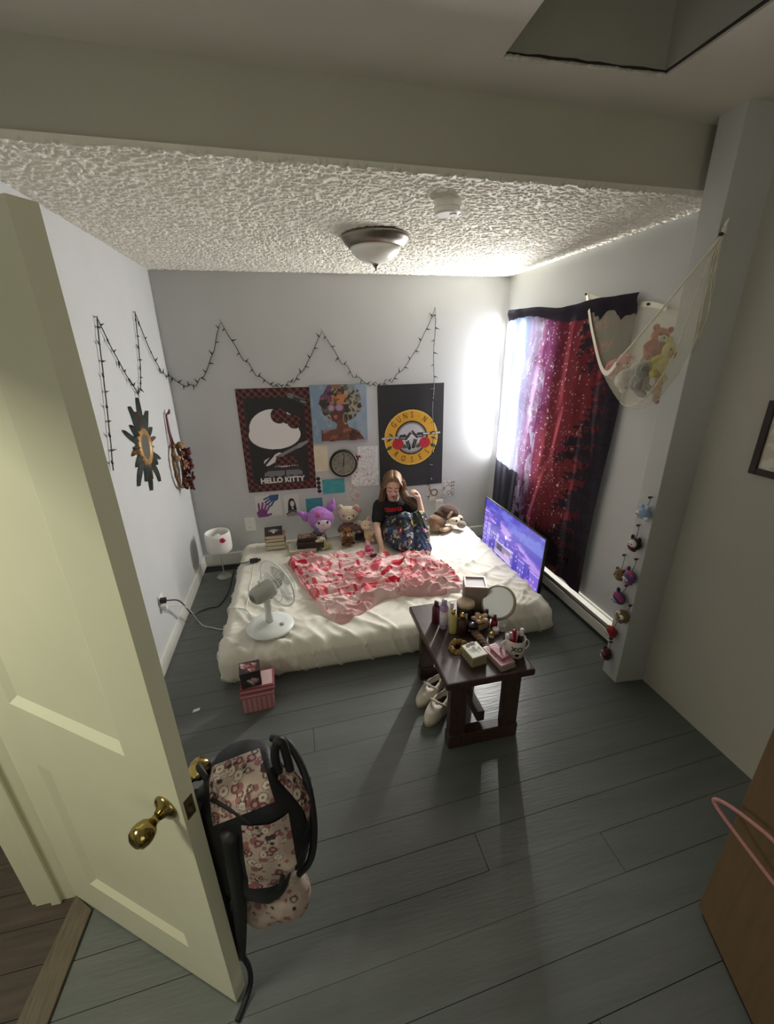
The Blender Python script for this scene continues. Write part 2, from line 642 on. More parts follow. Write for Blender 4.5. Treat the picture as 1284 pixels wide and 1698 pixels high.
# door leaf: local x along the leaf from the hinge, y from the hall face to the room face
DA = -0.59898
DW, DT = 0.733, 0.040
dr = bpy.data.objects.new('door_1', None)
COL.objects.link(dr)
dr.location = (0, -2.602, 0.010)
dr.rotation_euler = (0, 0, DA)
dr['kind'] = 'structure'
PZ = [(0.17, 0.735), (0.965, 1.905)]         # lower and upper panel heights
PXA, PXB = 0.145, 0.585
d = MB()
d.box((0, 0, 0), (PXA, DT, 2.03)).box((PXB, 0, 0), (DW, DT, 2.03))
for z0, z1 in ((0, PZ[0][0]), (PZ[0][1], PZ[1][0]), (PZ[1][1], 2.03)):
    d.box((PXA, 0, z0), (PXB, DT, z1))
part('door_leaf', d, m_door, dr)
for z0, z1 in PZ:
    pa = part('panel', MB().box((PXA, .012, z0), (PXB, DT - .012, z1)), m_door, dr)
    # sloped moulding round the sunken panel and a raised field inside it
    f = MB()
    for yy, yi in ((.0, .012), (DT, DT - .012)):
        o4 = [(PXA, yy, z0), (PXB, yy, z0), (PXB, yy, z1), (PXA, yy, z1)]
        k = .026
        i4 = [(PXA + k, yi, z0 + k), (PXB - k, yi, z0 + k), (PXB - k, yi, z1 - k), (PXA + k, yi, z1 - k)]
        f.add(o4 + i4, [(0, 1, 5, 4), (1, 2, 6, 5), (2, 3, 7, 6), (3, 0, 4, 7)] if yy == 0 else [(4, 5, 1, 0), (5, 6, 2, 1), (6, 7, 3, 2), (7, 4, 0, 3)])
    part('panel_moulding', f, m_door, pa)
m_brass = mat('polished_brass', '#a3915a', rough=.16, metal=1.0, noise=.06, nscale=30)
for s, y0 in ((-1, 0.0), (1, DT)):
    R_ = T((0.682, y0, 0.845)) @ align((0, s, 0))
    kn = part('door_knob', MB().lathe([(0, .022), (.011, .022), (.010, .032), (.013, .038), (.022, .046), (.0265, .058), (.027, .068), (.023, .080), (.014, .086), (0, .087)], 28, R_), m_brass, dr, smooth=True, label='brass knob')
    part('rosette', MB().lathe([(0, 0), (.033, 0), (.033, .004), (.028, .009), (.016, .013), (.012, .023), (0, .023)], 28, R_), m_brass, kn, smooth=True)
m_plate = mat('dull_brass_plate', '#6d6048', rough=.4, metal=.8, noise=.2, nscale=20)
lp = part('latch_plate', MB().box((DW - .001, .008, .815), (DW + .0015, .032, .875)), m_plate, dr)
part('latch_bolt', MB().prism([(DW, .012), (DW + .010, .020), (DW, .028)], .836, .854), m_brass, lp)

# electric baseboard heater along the right wall
ht = thing('baseboard_heater', 'long white metal electric baseboard heater under the star tapestry', 'heater', (W - .03, -1.2, .02))
m_metal = mat('heater_enamel', '#d8d6cc', rough=.4, noise=.03)
m_fin = mat('heater_fin_metal', '#5c5f5e', rough=.5, metal=.6)  # fins in a darker grey metal than the enamel covers
part('back_plate', MB().box((.012, -.83, 0), (.030, .9, .15)), m_metal, ht)
part('top_cover', MB().prism([(-.012, .118), (.029, .146), (.029, .152), (-.016, .124)][::-1], -.9, .83, Matrix(((1, 0, 0, 0), (0, 0, -1, 0), (0, 1, 0, 0), (0, 0, 0, 1)))), m_metal, ht)
part('front_cover', MB().box((-.026, -.83, .022), (-.020, .9, .093)), m_metal, ht, bevel=.002)
part('fin_pack', MB().box((-.012, -.80, .03), (.010, .88, .075)), m_fin, ht)
for yy in (-.845, .9):
    part('end_cap', MB().box((-.027, yy, 0), (.030, yy + .015, .152)), m_metal, ht, bevel=.002)

# wall outlets
m_plastic = mat('white_plastic', '#e4e3dc', rough=.35)
m_slot = mat('dark_slot', '#2a2a28', rough=.7)


def outlet(name, label, loc, rot, w=.072, h=.115, decora=False):
    t = thing(name, label, 'outlet', loc, rot, None)
    part('cover_plate', MB().box((-w / 2, -h / 2, 0), (w / 2, h / 2, .006)), m_plastic, t, bevel=.002)
    for s in (-1, 1):
        f = part('socket', MB().lathe([(0, 0), (.017, 0), (.017, .008), (0, .008)], 20, T((0, s * .026, 0))), m_plastic, t)
        part('slot', MB().box((-.007, s * .026 - .004, .0078), (-.005, s * .026 + .006, .0086)).box((.005, s * .026 - .004, .0078), (.007, s * .026 + .006, .0086)), m_slot, f)
    return t


outlet('wall_outlet', 'white wall outlet on the back wall above the small stack of books', (.452, -.0005, .378), WALLROT, .09, .13)
outlet('wall_outlet', 'white wall outlet with two plugs on the left wall by the door', (.0005, -1.212, .374), LEFTROT, .075, .12)
outlet('wall_outlet', 'white wall outlet on the back wall behind the brown plush monkey', (2.293, -.0005, .392), WALLROT, .08, .115)

# ceiling lamp and smoke alarm
m_nickel = mat('brushed_nickel', '#8d857b', rough=.32, metal=.9, noise=.08, nscale=40)
m_frost = mat('frosted_glass', '#e6e6de', rough=.35, subs=.2)
cl = thing('ceiling_lamp', 'flush ceiling lamp with nickel rim and frosted bowl on textured ceiling', 'lamp', (1.462, -1.16, H - .012))
part('canopy', MB().lathe([(0, .008), (.182, .008), (.184, -.010), (.176, -.016), (.170, -.030), (.156, -.040), (.146, -.052), (.10, -.052), (0, -.05)], 40), m_nickel, cl, smooth=True)
part('glass_bowl', MB().lathe([(0, -.130), (.02, -.129), (.06, -.120), (.10, -.100), (.128, -.075), (.142, -.048), (0, -.048)], 40), m_frost, cl, smooth=True)
part('finial', MB().lathe([(0, -.165), (.004, -.160), (.006, -.150), (.010, -.143), (.016, -.137), (.018, -.130), (0, -.126)], 16), m_nickel, cl, smooth=True)
sm = thing('smoke_alarm', 'round white smoke alarm on the textured ceiling', 'smoke alarm', (1.658, -1.752, H - .010))
part('housing', MB().lathe([(0, -.046), (.044, -.046), (.054, -.040), (.057, -.004), (.060, .008), (0, .008)], 32), m_plastic, sm, smooth=False, bevel=0)
part('test_button', MB().lathe([(0, -.050), (.014, -.050), (.018, -.046), (0, -.045)], 18, T((.022, -.015, 0))), m_frost, sm)
part('vent_ring', MB().torus(.050, .002, 32, 6, T((0, 0, -.022), s=(1.13, 1.13, 1))), m_frost, sm)

# framed picture on the near right wall
pf = thing('picture_frame', 'dark brown framed picture on the near right wall', 'picture', (WN - .001, -2.62, 1.487), RIGHTROT)
m_darkwood = mat('dark_brown_wood', '#2a1a15', rough=.4, noise=.3, nscale=30, stretch=(1, 6, 1))
fw, fh, fb_ = .42, .30, .026
for nm, (a, b) in {'l': ((-fw / 2, -fh / 2), (-fw / 2 + fb_, fh / 2)), 'r': ((fw / 2 - fb_, -fh / 2), (fw / 2, fh / 2)), 'b': ((-fw / 2 + fb_, -fh / 2), (fw / 2 - fb_, -fh / 2 + fb_)), 't': ((-fw / 2 + fb_, fh / 2 - fb_), (fw / 2 - fb_, fh / 2))}.items():
    part('frame_rail', MB().box((*a, 0), (*b, .016)), m_darkwood, pf, bevel=.003)
panel_print('picture_print', fw - 2 * fb_, fh - 2 * fb_, 30, 22, lambda p: p.m(fbm(P3(p.x * 20, p.y * 20), 3) > .5, '#b5a685', .5).m(np.ones(len(p.x), bool), '#c9bc9c', .5), pf, z=.004)

# tall brown cupboard side at the right edge of the frame, a pink cord loop tied round its handle
cb = thing('cupboard', 'tall plain brown wooden cupboard beside the near right wall', 'cupboard', (2.154, -3.14, 0))
cb.rotation_euler = (0, 0, math.atan2(-.25, -.09) + PI / 2)
m_brown = mat('brown_veneer', '#6a5438', rough=.6, noise=.12, nscale=9, stretch=(6, 6, .6))
part('side_panel', MB().box((0, -.6, .03), (.018, 0, 1.5)), m_brown, cb, bevel=.002)
part('carcass', MB().box((.019, -.6, .03), (.44, -.005, 1.5)), m_brown, cb, bevel=.002)
part('plinth', MB().box((.012, -.59, .0), (.43, -.012, .03)), m_darkwood, cb)
part('peg', MB().cyl((0, -.2, .628), (-.065, -.2, .632), .006), m_darkwood, cb, smooth=True)

# ------------------------------------------------------------------ things on the walls
m_paper = mat('white_paper', '#f0f0ee', rough=.8)


def sheet(name, label, cat, c, w, h, painter, rot=0.0, n=(40, 40), group=None, base=None, y=-.001, col='#e3e2df', thick=.0008):
    """paper on the back wall; c = (x, z) of its middle"""
    t = thing(name, label, cat, (c[0], y, c[1]), (PI / 2, 0, 0), group)
    t.rotation_euler = (Matrix.Rotation(PI / 2, 3, 'X') @ Matrix.Rotation(rot, 3, 'Z')).to_euler()
    part('sheet', MB().box((-w / 2, -h / 2, 0), (w / 2, h / 2, thick)), base or m_paper, t)
    panel_print('print', w * .998, h * .998, n[0], n[1], painter, t, z=thick + .0005, curl=.0006)
    return t


def tartan(p, mask):
    """dark red checked weave with fine pale diagonal lines"""
    a, b = (p.x + p.y) / .062, (p.x - p.y) / .062
    p.m(mask, '#3a1518')
    p.m(mask & (np.mod(a, 1) < .5), '#521a1d')
    p.m(mask & (np.mod(b, 1) < .5) & (np.mod(a, 1) < .5), '#6d2225')
    p.m(mask & (np.mod(a, 1) >= .5) & (np.mod(b, 1) >= .5), '#1d1012')
    p.m(mask & ((np.abs(np.mod(a, 1) - .25) < .03) | (np.abs(np.mod(b, 1) - .25) < .03)), '#7d6762', .8)


def poster_a(p):
    p.m(np.ones(len(p.x), bool), '#232324')
    tartan(p, (np.abs(p.x) > .245) | (np.abs(p.y) > .372))
    # large plain white rounded form with a tartan band over its upper corner
    p.ell(-.02, .105, .208, .172, '#e4e1e0').ell(-.02, .06, .218, .128, '#e4e1e0')
    bw = ((p.x - .09) * .9 + (p.y - .2) * .45)
    msk = (np.hypot(p.x - .03, (p.y - .222)) < .062) | (np.hypot(p.x - .155, p.y - .165) < .055) | (np.hypot(p.x - .095, p.y - .19) < .036)
    rim = (np.hypot(p.x - .03, (p.y - .222)) < .069) | (np.hypot(p.x - .155, p.y - .165) < .062) | (np.hypot(p.x - .095, p.y - .19) < .043)
    p.m(rim, '#1a1011')
    tartan(p, msk)
    # electric guitar
    p.seg(-.11, -.185, .0, -.13, .030, '#d9d5d4').seg(-.02, -.14, .175, -.05, .014, '#7e7d80').poly([(.15, -.075), (.19, -.065), (.265, -.02), (.25, -.005), (.17, -.03)], '#8d8c90')
    p.seg(-.13, -.20, -.055, -.12, .010, '#1a1a1b')
    # pleated tartan skirt shape and pale grey soles
    sk_ = (p.y > -.225) & (p.y < -.135) & (np.abs(p.x - .05) < .075 + (-.135 - p.y) * .4)
    tartan(p, sk_)
    p.m((np.abs(p.y + .228 - .004 * np.sin(p.x * 260)) < .005) & (np.abs(p.x - .05) < .10), '#c8c4c3')
    p.m((np.abs((p.x - .02) / .165) < 1) & (p.y < -.262 - .5 * np.maximum(0, np.abs(p.x - .02) - .13)) & (p.y > -.315 + .006 * np.sin(p.x * 90)) & (np.abs(p.x - .035) > .006), '#77767a')
    p.m((np.hypot((p.x + .045) / .075, (p.y + .255) / .03) < 1) & (p.y > -.262), '#2f2f31')
    p.m((np.hypot((p.x - .11) / .075, (p.y + .255) / .03) < 1) & (p.y > -.262), '#2f2f31')
    # safety pin
    p.seg(.135, .385, .255, .318, .013, '#4c4d50').seg(.135, .385, .15, .378, .022, '#6e6f72').seg(.165, .367, .24, .325, .006, '#232324').seg(.225, .335, .262, .325, .006, '#8a8b8e').seg(.15, .39, .262, .345, .004, '#6e6f72')


pa = sheet('poster', 'black poster with dark red tartan border and white lettering HELLO KITTY', 'poster', (.784, 1.131), .602, .900, poster_a, rot=-.004, n=(150, 220), y=-.004, base=mat('poster_back', '#1d1d1e', rough=.6))
tm = text_mesh('HELLO KITTY', .064, .0005, .0032)
link('lettering', tm, mat('poster_white', '#d8d6d3', rough=.6), pa, loc=(.005, -.352, .0022))


def poster_b(p):
    p.m(np.ones(len(p.x), bool), '#2b2b2d')
    p.m(fbm(P3(p.x * 6, p.y * 9), 8, 3) > .55, '#303133', .6)
    cx, cy, R = .0, -.005, .258
    r = np.hypot(p.x - cx, p.y - cy)
    p.m(r < R + .010, '#15110c').m(r < R, '#e4c56b').m(r < R - .008, '#d9a531')
    p.m(r < .158, '#2a1a12').m(r < .143, '#d0d0d2')
    p.m((r < .143) & (r > .128), '#8e8f92')
    p.m((r < .128), '#c6c6cb')
    # revolver pair across the bullet face
    p.m((r < .128) & (p.y < cy - .05), '#a2a3a6', .8)
    for s in (-1, 1):
        f = lambda x: cx + s * x
        # barrel
        x0, x1 = f(.05), f(.275)
        yb = cy + .020 + .006 * s
        p.seg(x0, yb, x1, yb + .006 * s, .011, '#2a2a2c').seg(x0, yb, x1, yb + .006 * s, .008, '#c9c7c8').seg(f(.07), yb - .006, f(.25), yb - .004 * s, .0022, '#4a4a4c')
        # cylinder and frame
        p.seg(f(.055), yb - .012, f(.105), yb - .010, .017, '#3a3a3d').seg(f(.06), yb - .010, f(.10), yb - .010, .004, '#a7a7aa').seg(f(.06), yb + .016, f(.11), yb + .014, .006, '#2f3031')
        # trigger guard, grip
        p.seg(f(.045), yb - .03, f(.02), yb - .11, .017, '#1c1c1e').seg(f(.035), yb - .05, f(.028), yb - .10, .004, '#6d6e70')
        p.seg(f(.01), yb + .03, f(.045), yb - .01, .012, '#39393b').seg(f(.0), yb - .005, f(.05), yb - .04, .006, '#e0dedd')
        # leaves and rose
        p.ell(f(.215), cy - .085, .03, .016, '#39502c', -.5 * s).ell(f(.075), cy - .075, .035, .018, '#46583a', .5 * s).ell(f(.195), cy + .035, .024, .008, '#2e3d24', .7 * s).ell(f(.215), cy - .012, .026, .008, '#2e3d24', -.4 * s)
        rx, ry = f(.130), cy - .052
        p.ell(rx, ry, .055, .052, '#c02235')
        q = np.hypot(p.x - rx, p.y - ry)
        an = np.arctan2(p.y - ry, p.x - rx)
        p.m((q < .052) & (np.mod(q / .014 + an / (2 * PI) * 2, 1) < .28), '#7a1020')
        p.m((q < .052) & (np.mod(q / .014 + an / (2 * PI) * 2, 1) > .82), '#dd4a58')
    p.seg(cx, cy + .045, cx, cy + .05, .010, '#5a5a5c').ell(cx, cy + .052, .006, .006, '#c6c6cb')


pb = sheet('poster', 'black poster with yellow ring, roses and revolvers lettered GUNS N ROSES', 'poster', (1.996, 1.097), .622, .955, poster_b, rot=.008, n=(150, 220), y=-.004, base=MATS['poster_back'])
m_ink = mat('dark_brown_ink', '#3a2410', rough=.6)
for word, a0, a1, top in (("GUNS·N'", 142, 34, True), ('ROSES', 224, 318, False)):
    for k, ch in enumerate(word):
        if ch == '·':
            me_ = MB().lathe([(0, 0), (.006, 0), (.006, .001), (0, .001)], 10).mesh('dot')
        else:
            me_ = text_mesh(ch, .082)
        an = math.radians(a0 + (a1 - a0) * k / (len(word) - 1))
        o = link('letter', me_, m_ink, pb, loc=(.209 * math.cos(an), -.005 + .209 * math.sin(an), .0020))
        o.rotation_euler = (0, 0, an - PI / 2 if top else an + PI / 2)
        o.scale = (.62, .95, 1)


def canvas_paint(p):
    """a woman in profile with a cloud of flowers for hair, loosely brushed"""
    n = fbm(P3(p.x * 14, p.y * 9), 21, 4)
    p.m(n > 0, '#7d95a8')
    p.m(n > .5, '#8fa3b2', .7).m(p.x > .15, '#a9b6c6', .35)
    hx, hy = .015, .09
    rr = np.hypot((p.x - hx) / .185, (p.y - hy) / .175) + .25 * (fbm(P3(p.x * 22, p.y * 22), 4, 3) - .5)
    p.m(rr < 1, '#3a3230')
    cell = fbm(P3(p.x * 34, p.y * 34), 31, 2)
    cell2 = fbm(P3(p.x * 28 + 9, p.y * 30), 33, 2)
    reg = fbm(P3(p.x * 9, p.y * 9), 35, 2)
    hm = rr < .99
    p.m(hm & (cell > .52), '#7f7c63').m(hm & (cell > .60), '#a09c7f').m(hm & (reg > .52) & (cell2 > .5), '#565a48')
    p.m(hm & (p.x < .03) & (p.y > .12) & (cell2 > .48), '#8a5a44').m(hm & (p.x > -.08) & (p.x < .07) & (p.y > .07) & (p.y < .16) & (cell > .47), '#b9774b')
    p.m(hm & (p.x < -.06) & (p.y > .10) & (cell > .46), '#6d4a66').m(hm & (p.x > .06) & (cell2 > .58), '#8e8d90')
    # face, neck, shoulders
    p.poly([(-.075, .085), (.035, .08), (.045, -.02), (.01, -.085), (-.03, -.085), (-.062, -.06), (-.078, -.03)], '#5c3a30')
    p.poly([(-.02, -.06), (.055, -.04), (.075, -.12), (.16, -.155), (.215, -.235), (-.175, -.235), (-.165, -.175), (-.10, -.145), (-.035, -.13)], '#6b4337')
    p.m((p.y < -.13) & (fbm(P3(p.x * 16, p.y * 30), 41, 3) > .56) & (np.abs(p.x - .01) < .17), '#9a6350', .8)
    p.m((p.y < -.14) & (fbm(P3(p.x * 18, p.y * 16), 45, 3) > .60) & (np.abs(p.x) < .17), '#3f2823', .8)
    p.ell(-.07, .05, .030, .030, '#8a6f8e').ell(.0, .052, .036, .032, '#8a6f8e').ell(-.07, .05, .022, .022, '#a98ea6').ell(.0, .052, .027, .024, '#a58aa0')
    p.ell(-.037, -.022, .018, .008, '#b77b78').ell(-.035, -.040, .016, .007, '#a5655f')
    for ex, ey in ((-.098, -.06), (.052, -.045)):
        r = np.hypot((p.x - ex) / .024, (p.y - ey) / .052)
        p.m((r < 1) & (r > .82), '#b7a98e')


cv = sheet('canvas_painting', 'square canvas painting of a woman with flowers in her hair on blue', 'painting', (1.335, 1.348), .488, .488, canvas_paint, rot=-.004, n=(110, 110), y=-.001, thick=.022, base=mat('canvas_side', '#72879a', rough=.8))

# round wall clock with dark rim
ck = thing('wall_clock', 'round wall clock with dark rim and grey weathered face', 'clock', (1.345, -.001, .895), (PI / 2, 0, 0))
part('rim', MB().lathe([(0, 0), (.128, 0), (.130, .018), (.124, .030), (.112, .032), (.106, .022), (0, .020)], 44), mat('dark_bronze', '#2e2b27', rough=.35, metal=.5), ck, smooth=True)
part('bezel', MB().torus(.105, .004, 44, 8, T((0, 0, .026))), mat('silver_bezel', '#a5a396', rough=.3, metal=.6), ck, smooth=True)
fc = part('face', MB().lathe([(0, .020), (.103, .020), (.103, .0225), (0, .0225)], 44), mat('weathered_dial', '#85857a', rough=.6, noise=.3, nscale=26), ck)
for k in range(12):
    a = k * PI / 6
    part('hour_mark', MB().box((-.003, .078, .0226), (.003, .094, .0236), Matrix.Rotation(-a, 4, 'Z')), mat('dial_ink', '#4b4a44', rough=.6), fc)
m_hand = mat('clock_hand_black', '#16161a', rough=.4)
part('minute_hand', MB().box((-.0025, -.035, .025), (.0025, .076, .0262), Matrix.Rotation(-.12, 4, 'Z')), m_hand, ck)
part('hour_hand', MB().box((-.0038, -.022, .027), (.0038, .05, .0282), Matrix.Rotation(-.05, 4, 'Z')), m_hand, ck)
part('hand_cap', MB().lathe([(0, .024), (.007, .024), (.007, .031), (0, .031)], 14), m_hand, ck)


# papers and drawings
def lines(sd, col='#8f8f92', dens=.5, col2=None):
    def f(p):
        p.m(np.ones(len(p.x), bool), '#efeff0')
        row = np.floor(p.y / .0085)
        n = vnoise(P3(p.x * 160, row * 7.3, sd), sd)
        rown = vnoise(P3(row * 3.1, row * 1.7, sd * 1.3), sd)
        p.m((np.mod(p.y / .0085, 1) < .42) & (n > 1 - dens) & (rown > .25) & (np.abs(p.x) < .8 * np.abs(p.x).max()), col, .8)
        if col2:
            p.m(fbm(P3(p.x * 40, p.y * 40), sd + 3) > .6, col2, .5)
    return f


def sketch(sd, col='#8b8a88', sc=26, base='#eaeae8', th=.020):
    def f(p):
        n = fbm(P3(p.x * sc, p.y * sc), sd, 3)
        p.m(np.ones(len(p.x), bool), base)
        p.m(np.abs(n - .5) < th, col, .85).m(np.abs(n - .6) < th * .7, col, .6)
    return f


sheet('note_card', 'cream blank note card beside the tartan poster, left of the clock', 'paper', (1.134, .950), .150, .236, lambda p: p.m(np.ones(len(p.x), bool), '#ddd6bd').m(fbm(P3(p.x * 9, p.y * 9), 3) > .55, '#d3cbb0', .5), rot=.01)
sheet('letter_page', 'white handwritten page pinned top right of the clock', 'paper', (1.578, .932), .19, .21, lines(5), rot=-.02, n=(90, 60))
sheet('drawing_page', 'white curled page with pencil drawing below the handwritten page', 'paper', (1.545, .742), .262, .165, sketch(7), rot=-.03, n=(80, 60), y=-.003)
sheet('drawing_page', 'faint pencil and pink drawing beneath the curled page, above the girl', 'paper', (1.432, .610), .135, .19, lambda p: (sketch(9, base='#cfcdca')(p), p.ell(.035, -.04, .02, .024, '#d98a92', a=.7), p.m(p.y < -.085, '#d8a0a4', .5)), rot=-.05, n=(60, 70))
sheet('teal_card', 'teal greeting card under the clock', 'card', (1.243, .681), .208, .142, lambda p: p.m(np.ones(len(p.x), bool), '#3f9fa4').m(fbm(P3(p.x * 30, p.y * 30), 2) > .55, '#55adb0', .6), rot=.0, n=(40, 30), y=-.003)
sheet('photo_strip', 'white photo booth strip with dark pictures beside the teal card', 'photo', (1.107, .703), .052, .165, lambda p: [p.m(np.ones(len(p.x), bool), '#dcdad7')] + [p.m(fbm(P3(p.x * 60, p.y * 60), 2) + .5 * (np.hypot(p.x, (p.y - yy)) < .02) > .75, '#2b2124') for yy in (.06, .02, -.02, -.06)], rot=.03, n=(24, 70), y=-.002)


def hand_print(p, cx, cy, s, ang, col):
    def q(x, y):
        return (cx + s * (x * math.cos(ang) - y * math.sin(ang)), cy + s * (x * math.sin(ang) + y * math.cos(ang)))
    p.seg(*q(-.02, -.04), *q(.02, -.04), .038 * s, col)
    p.seg(*q(0, -.06), *q(0, -.02), .042 * s, col)
    for x0, x1, L in ((-.036, -.062, .065), (-.014, -.022, .085), (.010, .018, .085), (.034, .055, .07)):
        p.seg(*q(x0, -.01), *q(x1, L), .0105 * s, col)
    p.seg(*q(.035, -.06), *q(.088, -.02), .012 * s, col)


sheet('handprint_page', 'white page with one blue and one purple painted handprint', 'drawing', (.636, .541), .225, .205, lambda p: (p.m(np.ones(len(p.x), bool), '#d3d2cf'), hand_print(p, .035, .065, .75, 2.2, '#2f5382'), hand_print(p, -.055, -.04, .85, -.35, '#7c3d7c')), rot=.03, n=(90, 84))


def bw_portrait(p):
    p.m(np.ones(len(p.x), bool), '#d2d0cd')
    p.ell(0, .012, .032, .06, '#201d1e').ell(0, .04, .027, .03, '#201d1e')
    p.poly([(-.032, .03), (-.02, .06), (.02, .065), (.034, .02), (.04, -.05), (-.042, -.06)], '#201d1e')
    p.ell(.004, .018, .019, .028, '#d6d4d2').seg(.002, -.02, .004, -.03, .008, '#cac8c6')
    p.poly([(-.062, -.105), (-.05, -.07), (-.02, -.045), (.02, -.045), (.05, -.07), (.05, -.105)], '#8d8b8a')
    p.seg(-.058, -.078, 0, -.05, .005, '#201d1e').seg(0, -.05, .045, -.075, .005, '#201d1e')
    p.ell(-.004, .024, .004, .0022, '#201d1e').ell(.013, .024, .004, .0022, '#201d1e').ell(.005, .001, .005, .0022, '#8a4a4a')


sheet('portrait_print', 'black and white print of a long haired woman beside the handprints', 'picture', (.845, .525), .135, .215, bw_portrait, rot=.02, n=(70, 110), y=-.0015)
sheet('teal_card', 'teal card half hidden behind the purple plush', 'card', (1.052, .508), .155, .145, lambda p: p.m(np.ones(len(p.x), bool), '#3e8f96').m(fbm(P3(p.x * 30, p.y * 30), 6) > .5, '#4b9aa0', .6), n=(20, 20))
sheet('drawing_page', 'pencil drawing of curls under the black ring poster, right of the girl', 'drawing', (2.235, .522), .155, .150, lambda p: (sketch(13, '#a39c88', 18, '#d8d6cc')(p), p.m(np.abs(np.hypot(p.x, p.y - .01) - .032) < .006, '#6b604c')), rot=.02, n=(50, 50))
sheet('drawing_page', 'curled ink drawing nearest the window above the plush monkey', 'drawing', (2.388, .560), .118, .170, lambda p: (sketch(15, '#55534e', 22, '#d6d5cf', .03)(p)), rot=-.04, n=(50, 70), y=-.004)
# dried red flower pinned beside the clock
rb = thing('ribbon_bow', 'small dark red ribbon bow pinned beside the clock rim', 'bow', (1.482, -.006, .945))
m_red = mat('dark_red_ribbon', '#6d1420', rough=.5, noise=.2)
for s in (-1, 1):
    part('loop', MB().ell((s * .014, -.006, .004), (.015, .006, .010), (0, .4 * s, 0), 10), m_red, rb, smooth=True)
    part('tail', MB().box((s * .004 - .003, -.006, -.03), (s * .004 + .003, -.004, 0), Matrix.Rotation(.3 * s, 4, 'Y')), m_red, rb)
part('knot', MB().ell((0, -.008, .002), .006, n=8), m_red, rb, smooth=True)

# string of small unlit lights over the back and left walls
sl = thing('string_lights', 'dark green string of tiny unlit lights swagged along both walls', 'string lights', (0, 0, 0))
m_wire = mat('dark_green_wire', '#20241f', rough=.5)
m_bulb = mat('bulb_socket', '#1d231e', rough=.4)
pts = []


def swag(a, b, sag, n=12):
    a, b = Vector(a), Vector(b)
    return [a.lerp(b, t / n) - Vector((0, 0, sag * (1 - (2 * t / n - 1) ** 2) * (1 + .06 * math.sin(9 * t)))) + Vector((0, 0, .006 * math.sin(t * 2.4 + a.x * 9))) for t in range(n)]


L = []
# back wall: pins at x .45, 1.22, 2.20; left-wall pins at y -.54, -1.17
L += swag((.012, -1.43, 1.30), (.012, -1.175, 2.02), .02, 10)
L += swag((.012, -1.165, 2.03), (.012, -.80, 1.63), .04, 8)
L += swag((.012, -.80, 1.63), (.012, -.545, 2.10), .10, 9)
L += swag((.012, -.54, 2.105), (.012, -.012, 1.70), .12, 8)
L += swag((.012, -.012, 1.70), (.447, -.012, 2.093), .24, 12)
L += swag((.452, -.012, 2.09), (1.222, -.012, 2.02), .46, 18)
L += swag((1.23, -.012, 2.02), (2.197, -.012, 2.18), .52, 20)
L += [Vector((2.20 + .006 * math.sin(k * 1.3), -.012, 2.185 - k * .1)) for k in range(10)]
L += [Vector((2.215 - (.035 if k > 3 else 0) + .014 * math.sin(k * 2.1), -.014, 1.18 - k * .065)) for k in range(12)]
part('wire', MB().tube(L, .0028, 6), m_wire, sl, smooth=True)
bm_ = MB().cyl((0, 0, 0), (0, 0, .014), .0048, .0040, 7)
bm_.cyl((0, 0, .013), (0, 0, .031), .0030, .0012, 6)
bme = bm_.mesh('bulb')
bme.materials.append(m_bulb)
rb2 = random.Random(5)
acc = 0
side = 1
for a, b in zip(L, L[1:]):
    seg = (b - a).length
    acc += seg
    if acc > .030:
        acc = 0
        side = -side
        t = (b - a).normalized()
        onleft = a.x < .02 and a.y < -.02
        nrm = Vector((1, 0, 0)) if onleft else Vector((0, -1, 0))
        dirv = (t.cross(nrm) * side + t * .35 + nrm * rb2.uniform(.0, .35)).normalized()
        p = a.lerp(b, .5)
        o = link('bulb', bme, None, sl)
        o.matrix_local = Matrix.Translation(p) @ align(dirv) @ Matrix.Scale(rb2.uniform(.95, 1.3), 4)
# pins that carry the string
m_pin = mat('steel_pin', '#b9b9b4', rough=.3, metal=.8)
for nm, p in {'a': (.006, -1.17, 2.035), 'b': (.006, -.542, 2.11), 'c': (.45, -.006, 2.10), 'd': (1.226, -.006, 2.03), 'e': (2.199, -.006, 2.19)}.items():
    d_ = (1, 0, 0) if p[0] < .02 else (0, -1, 0)
    part('hook', MB().cyl(Vector(p) - Vector(d_) * .006, Vector(p) + Vector(d_) * .014, .004, .003, 8), m_pin, sl)

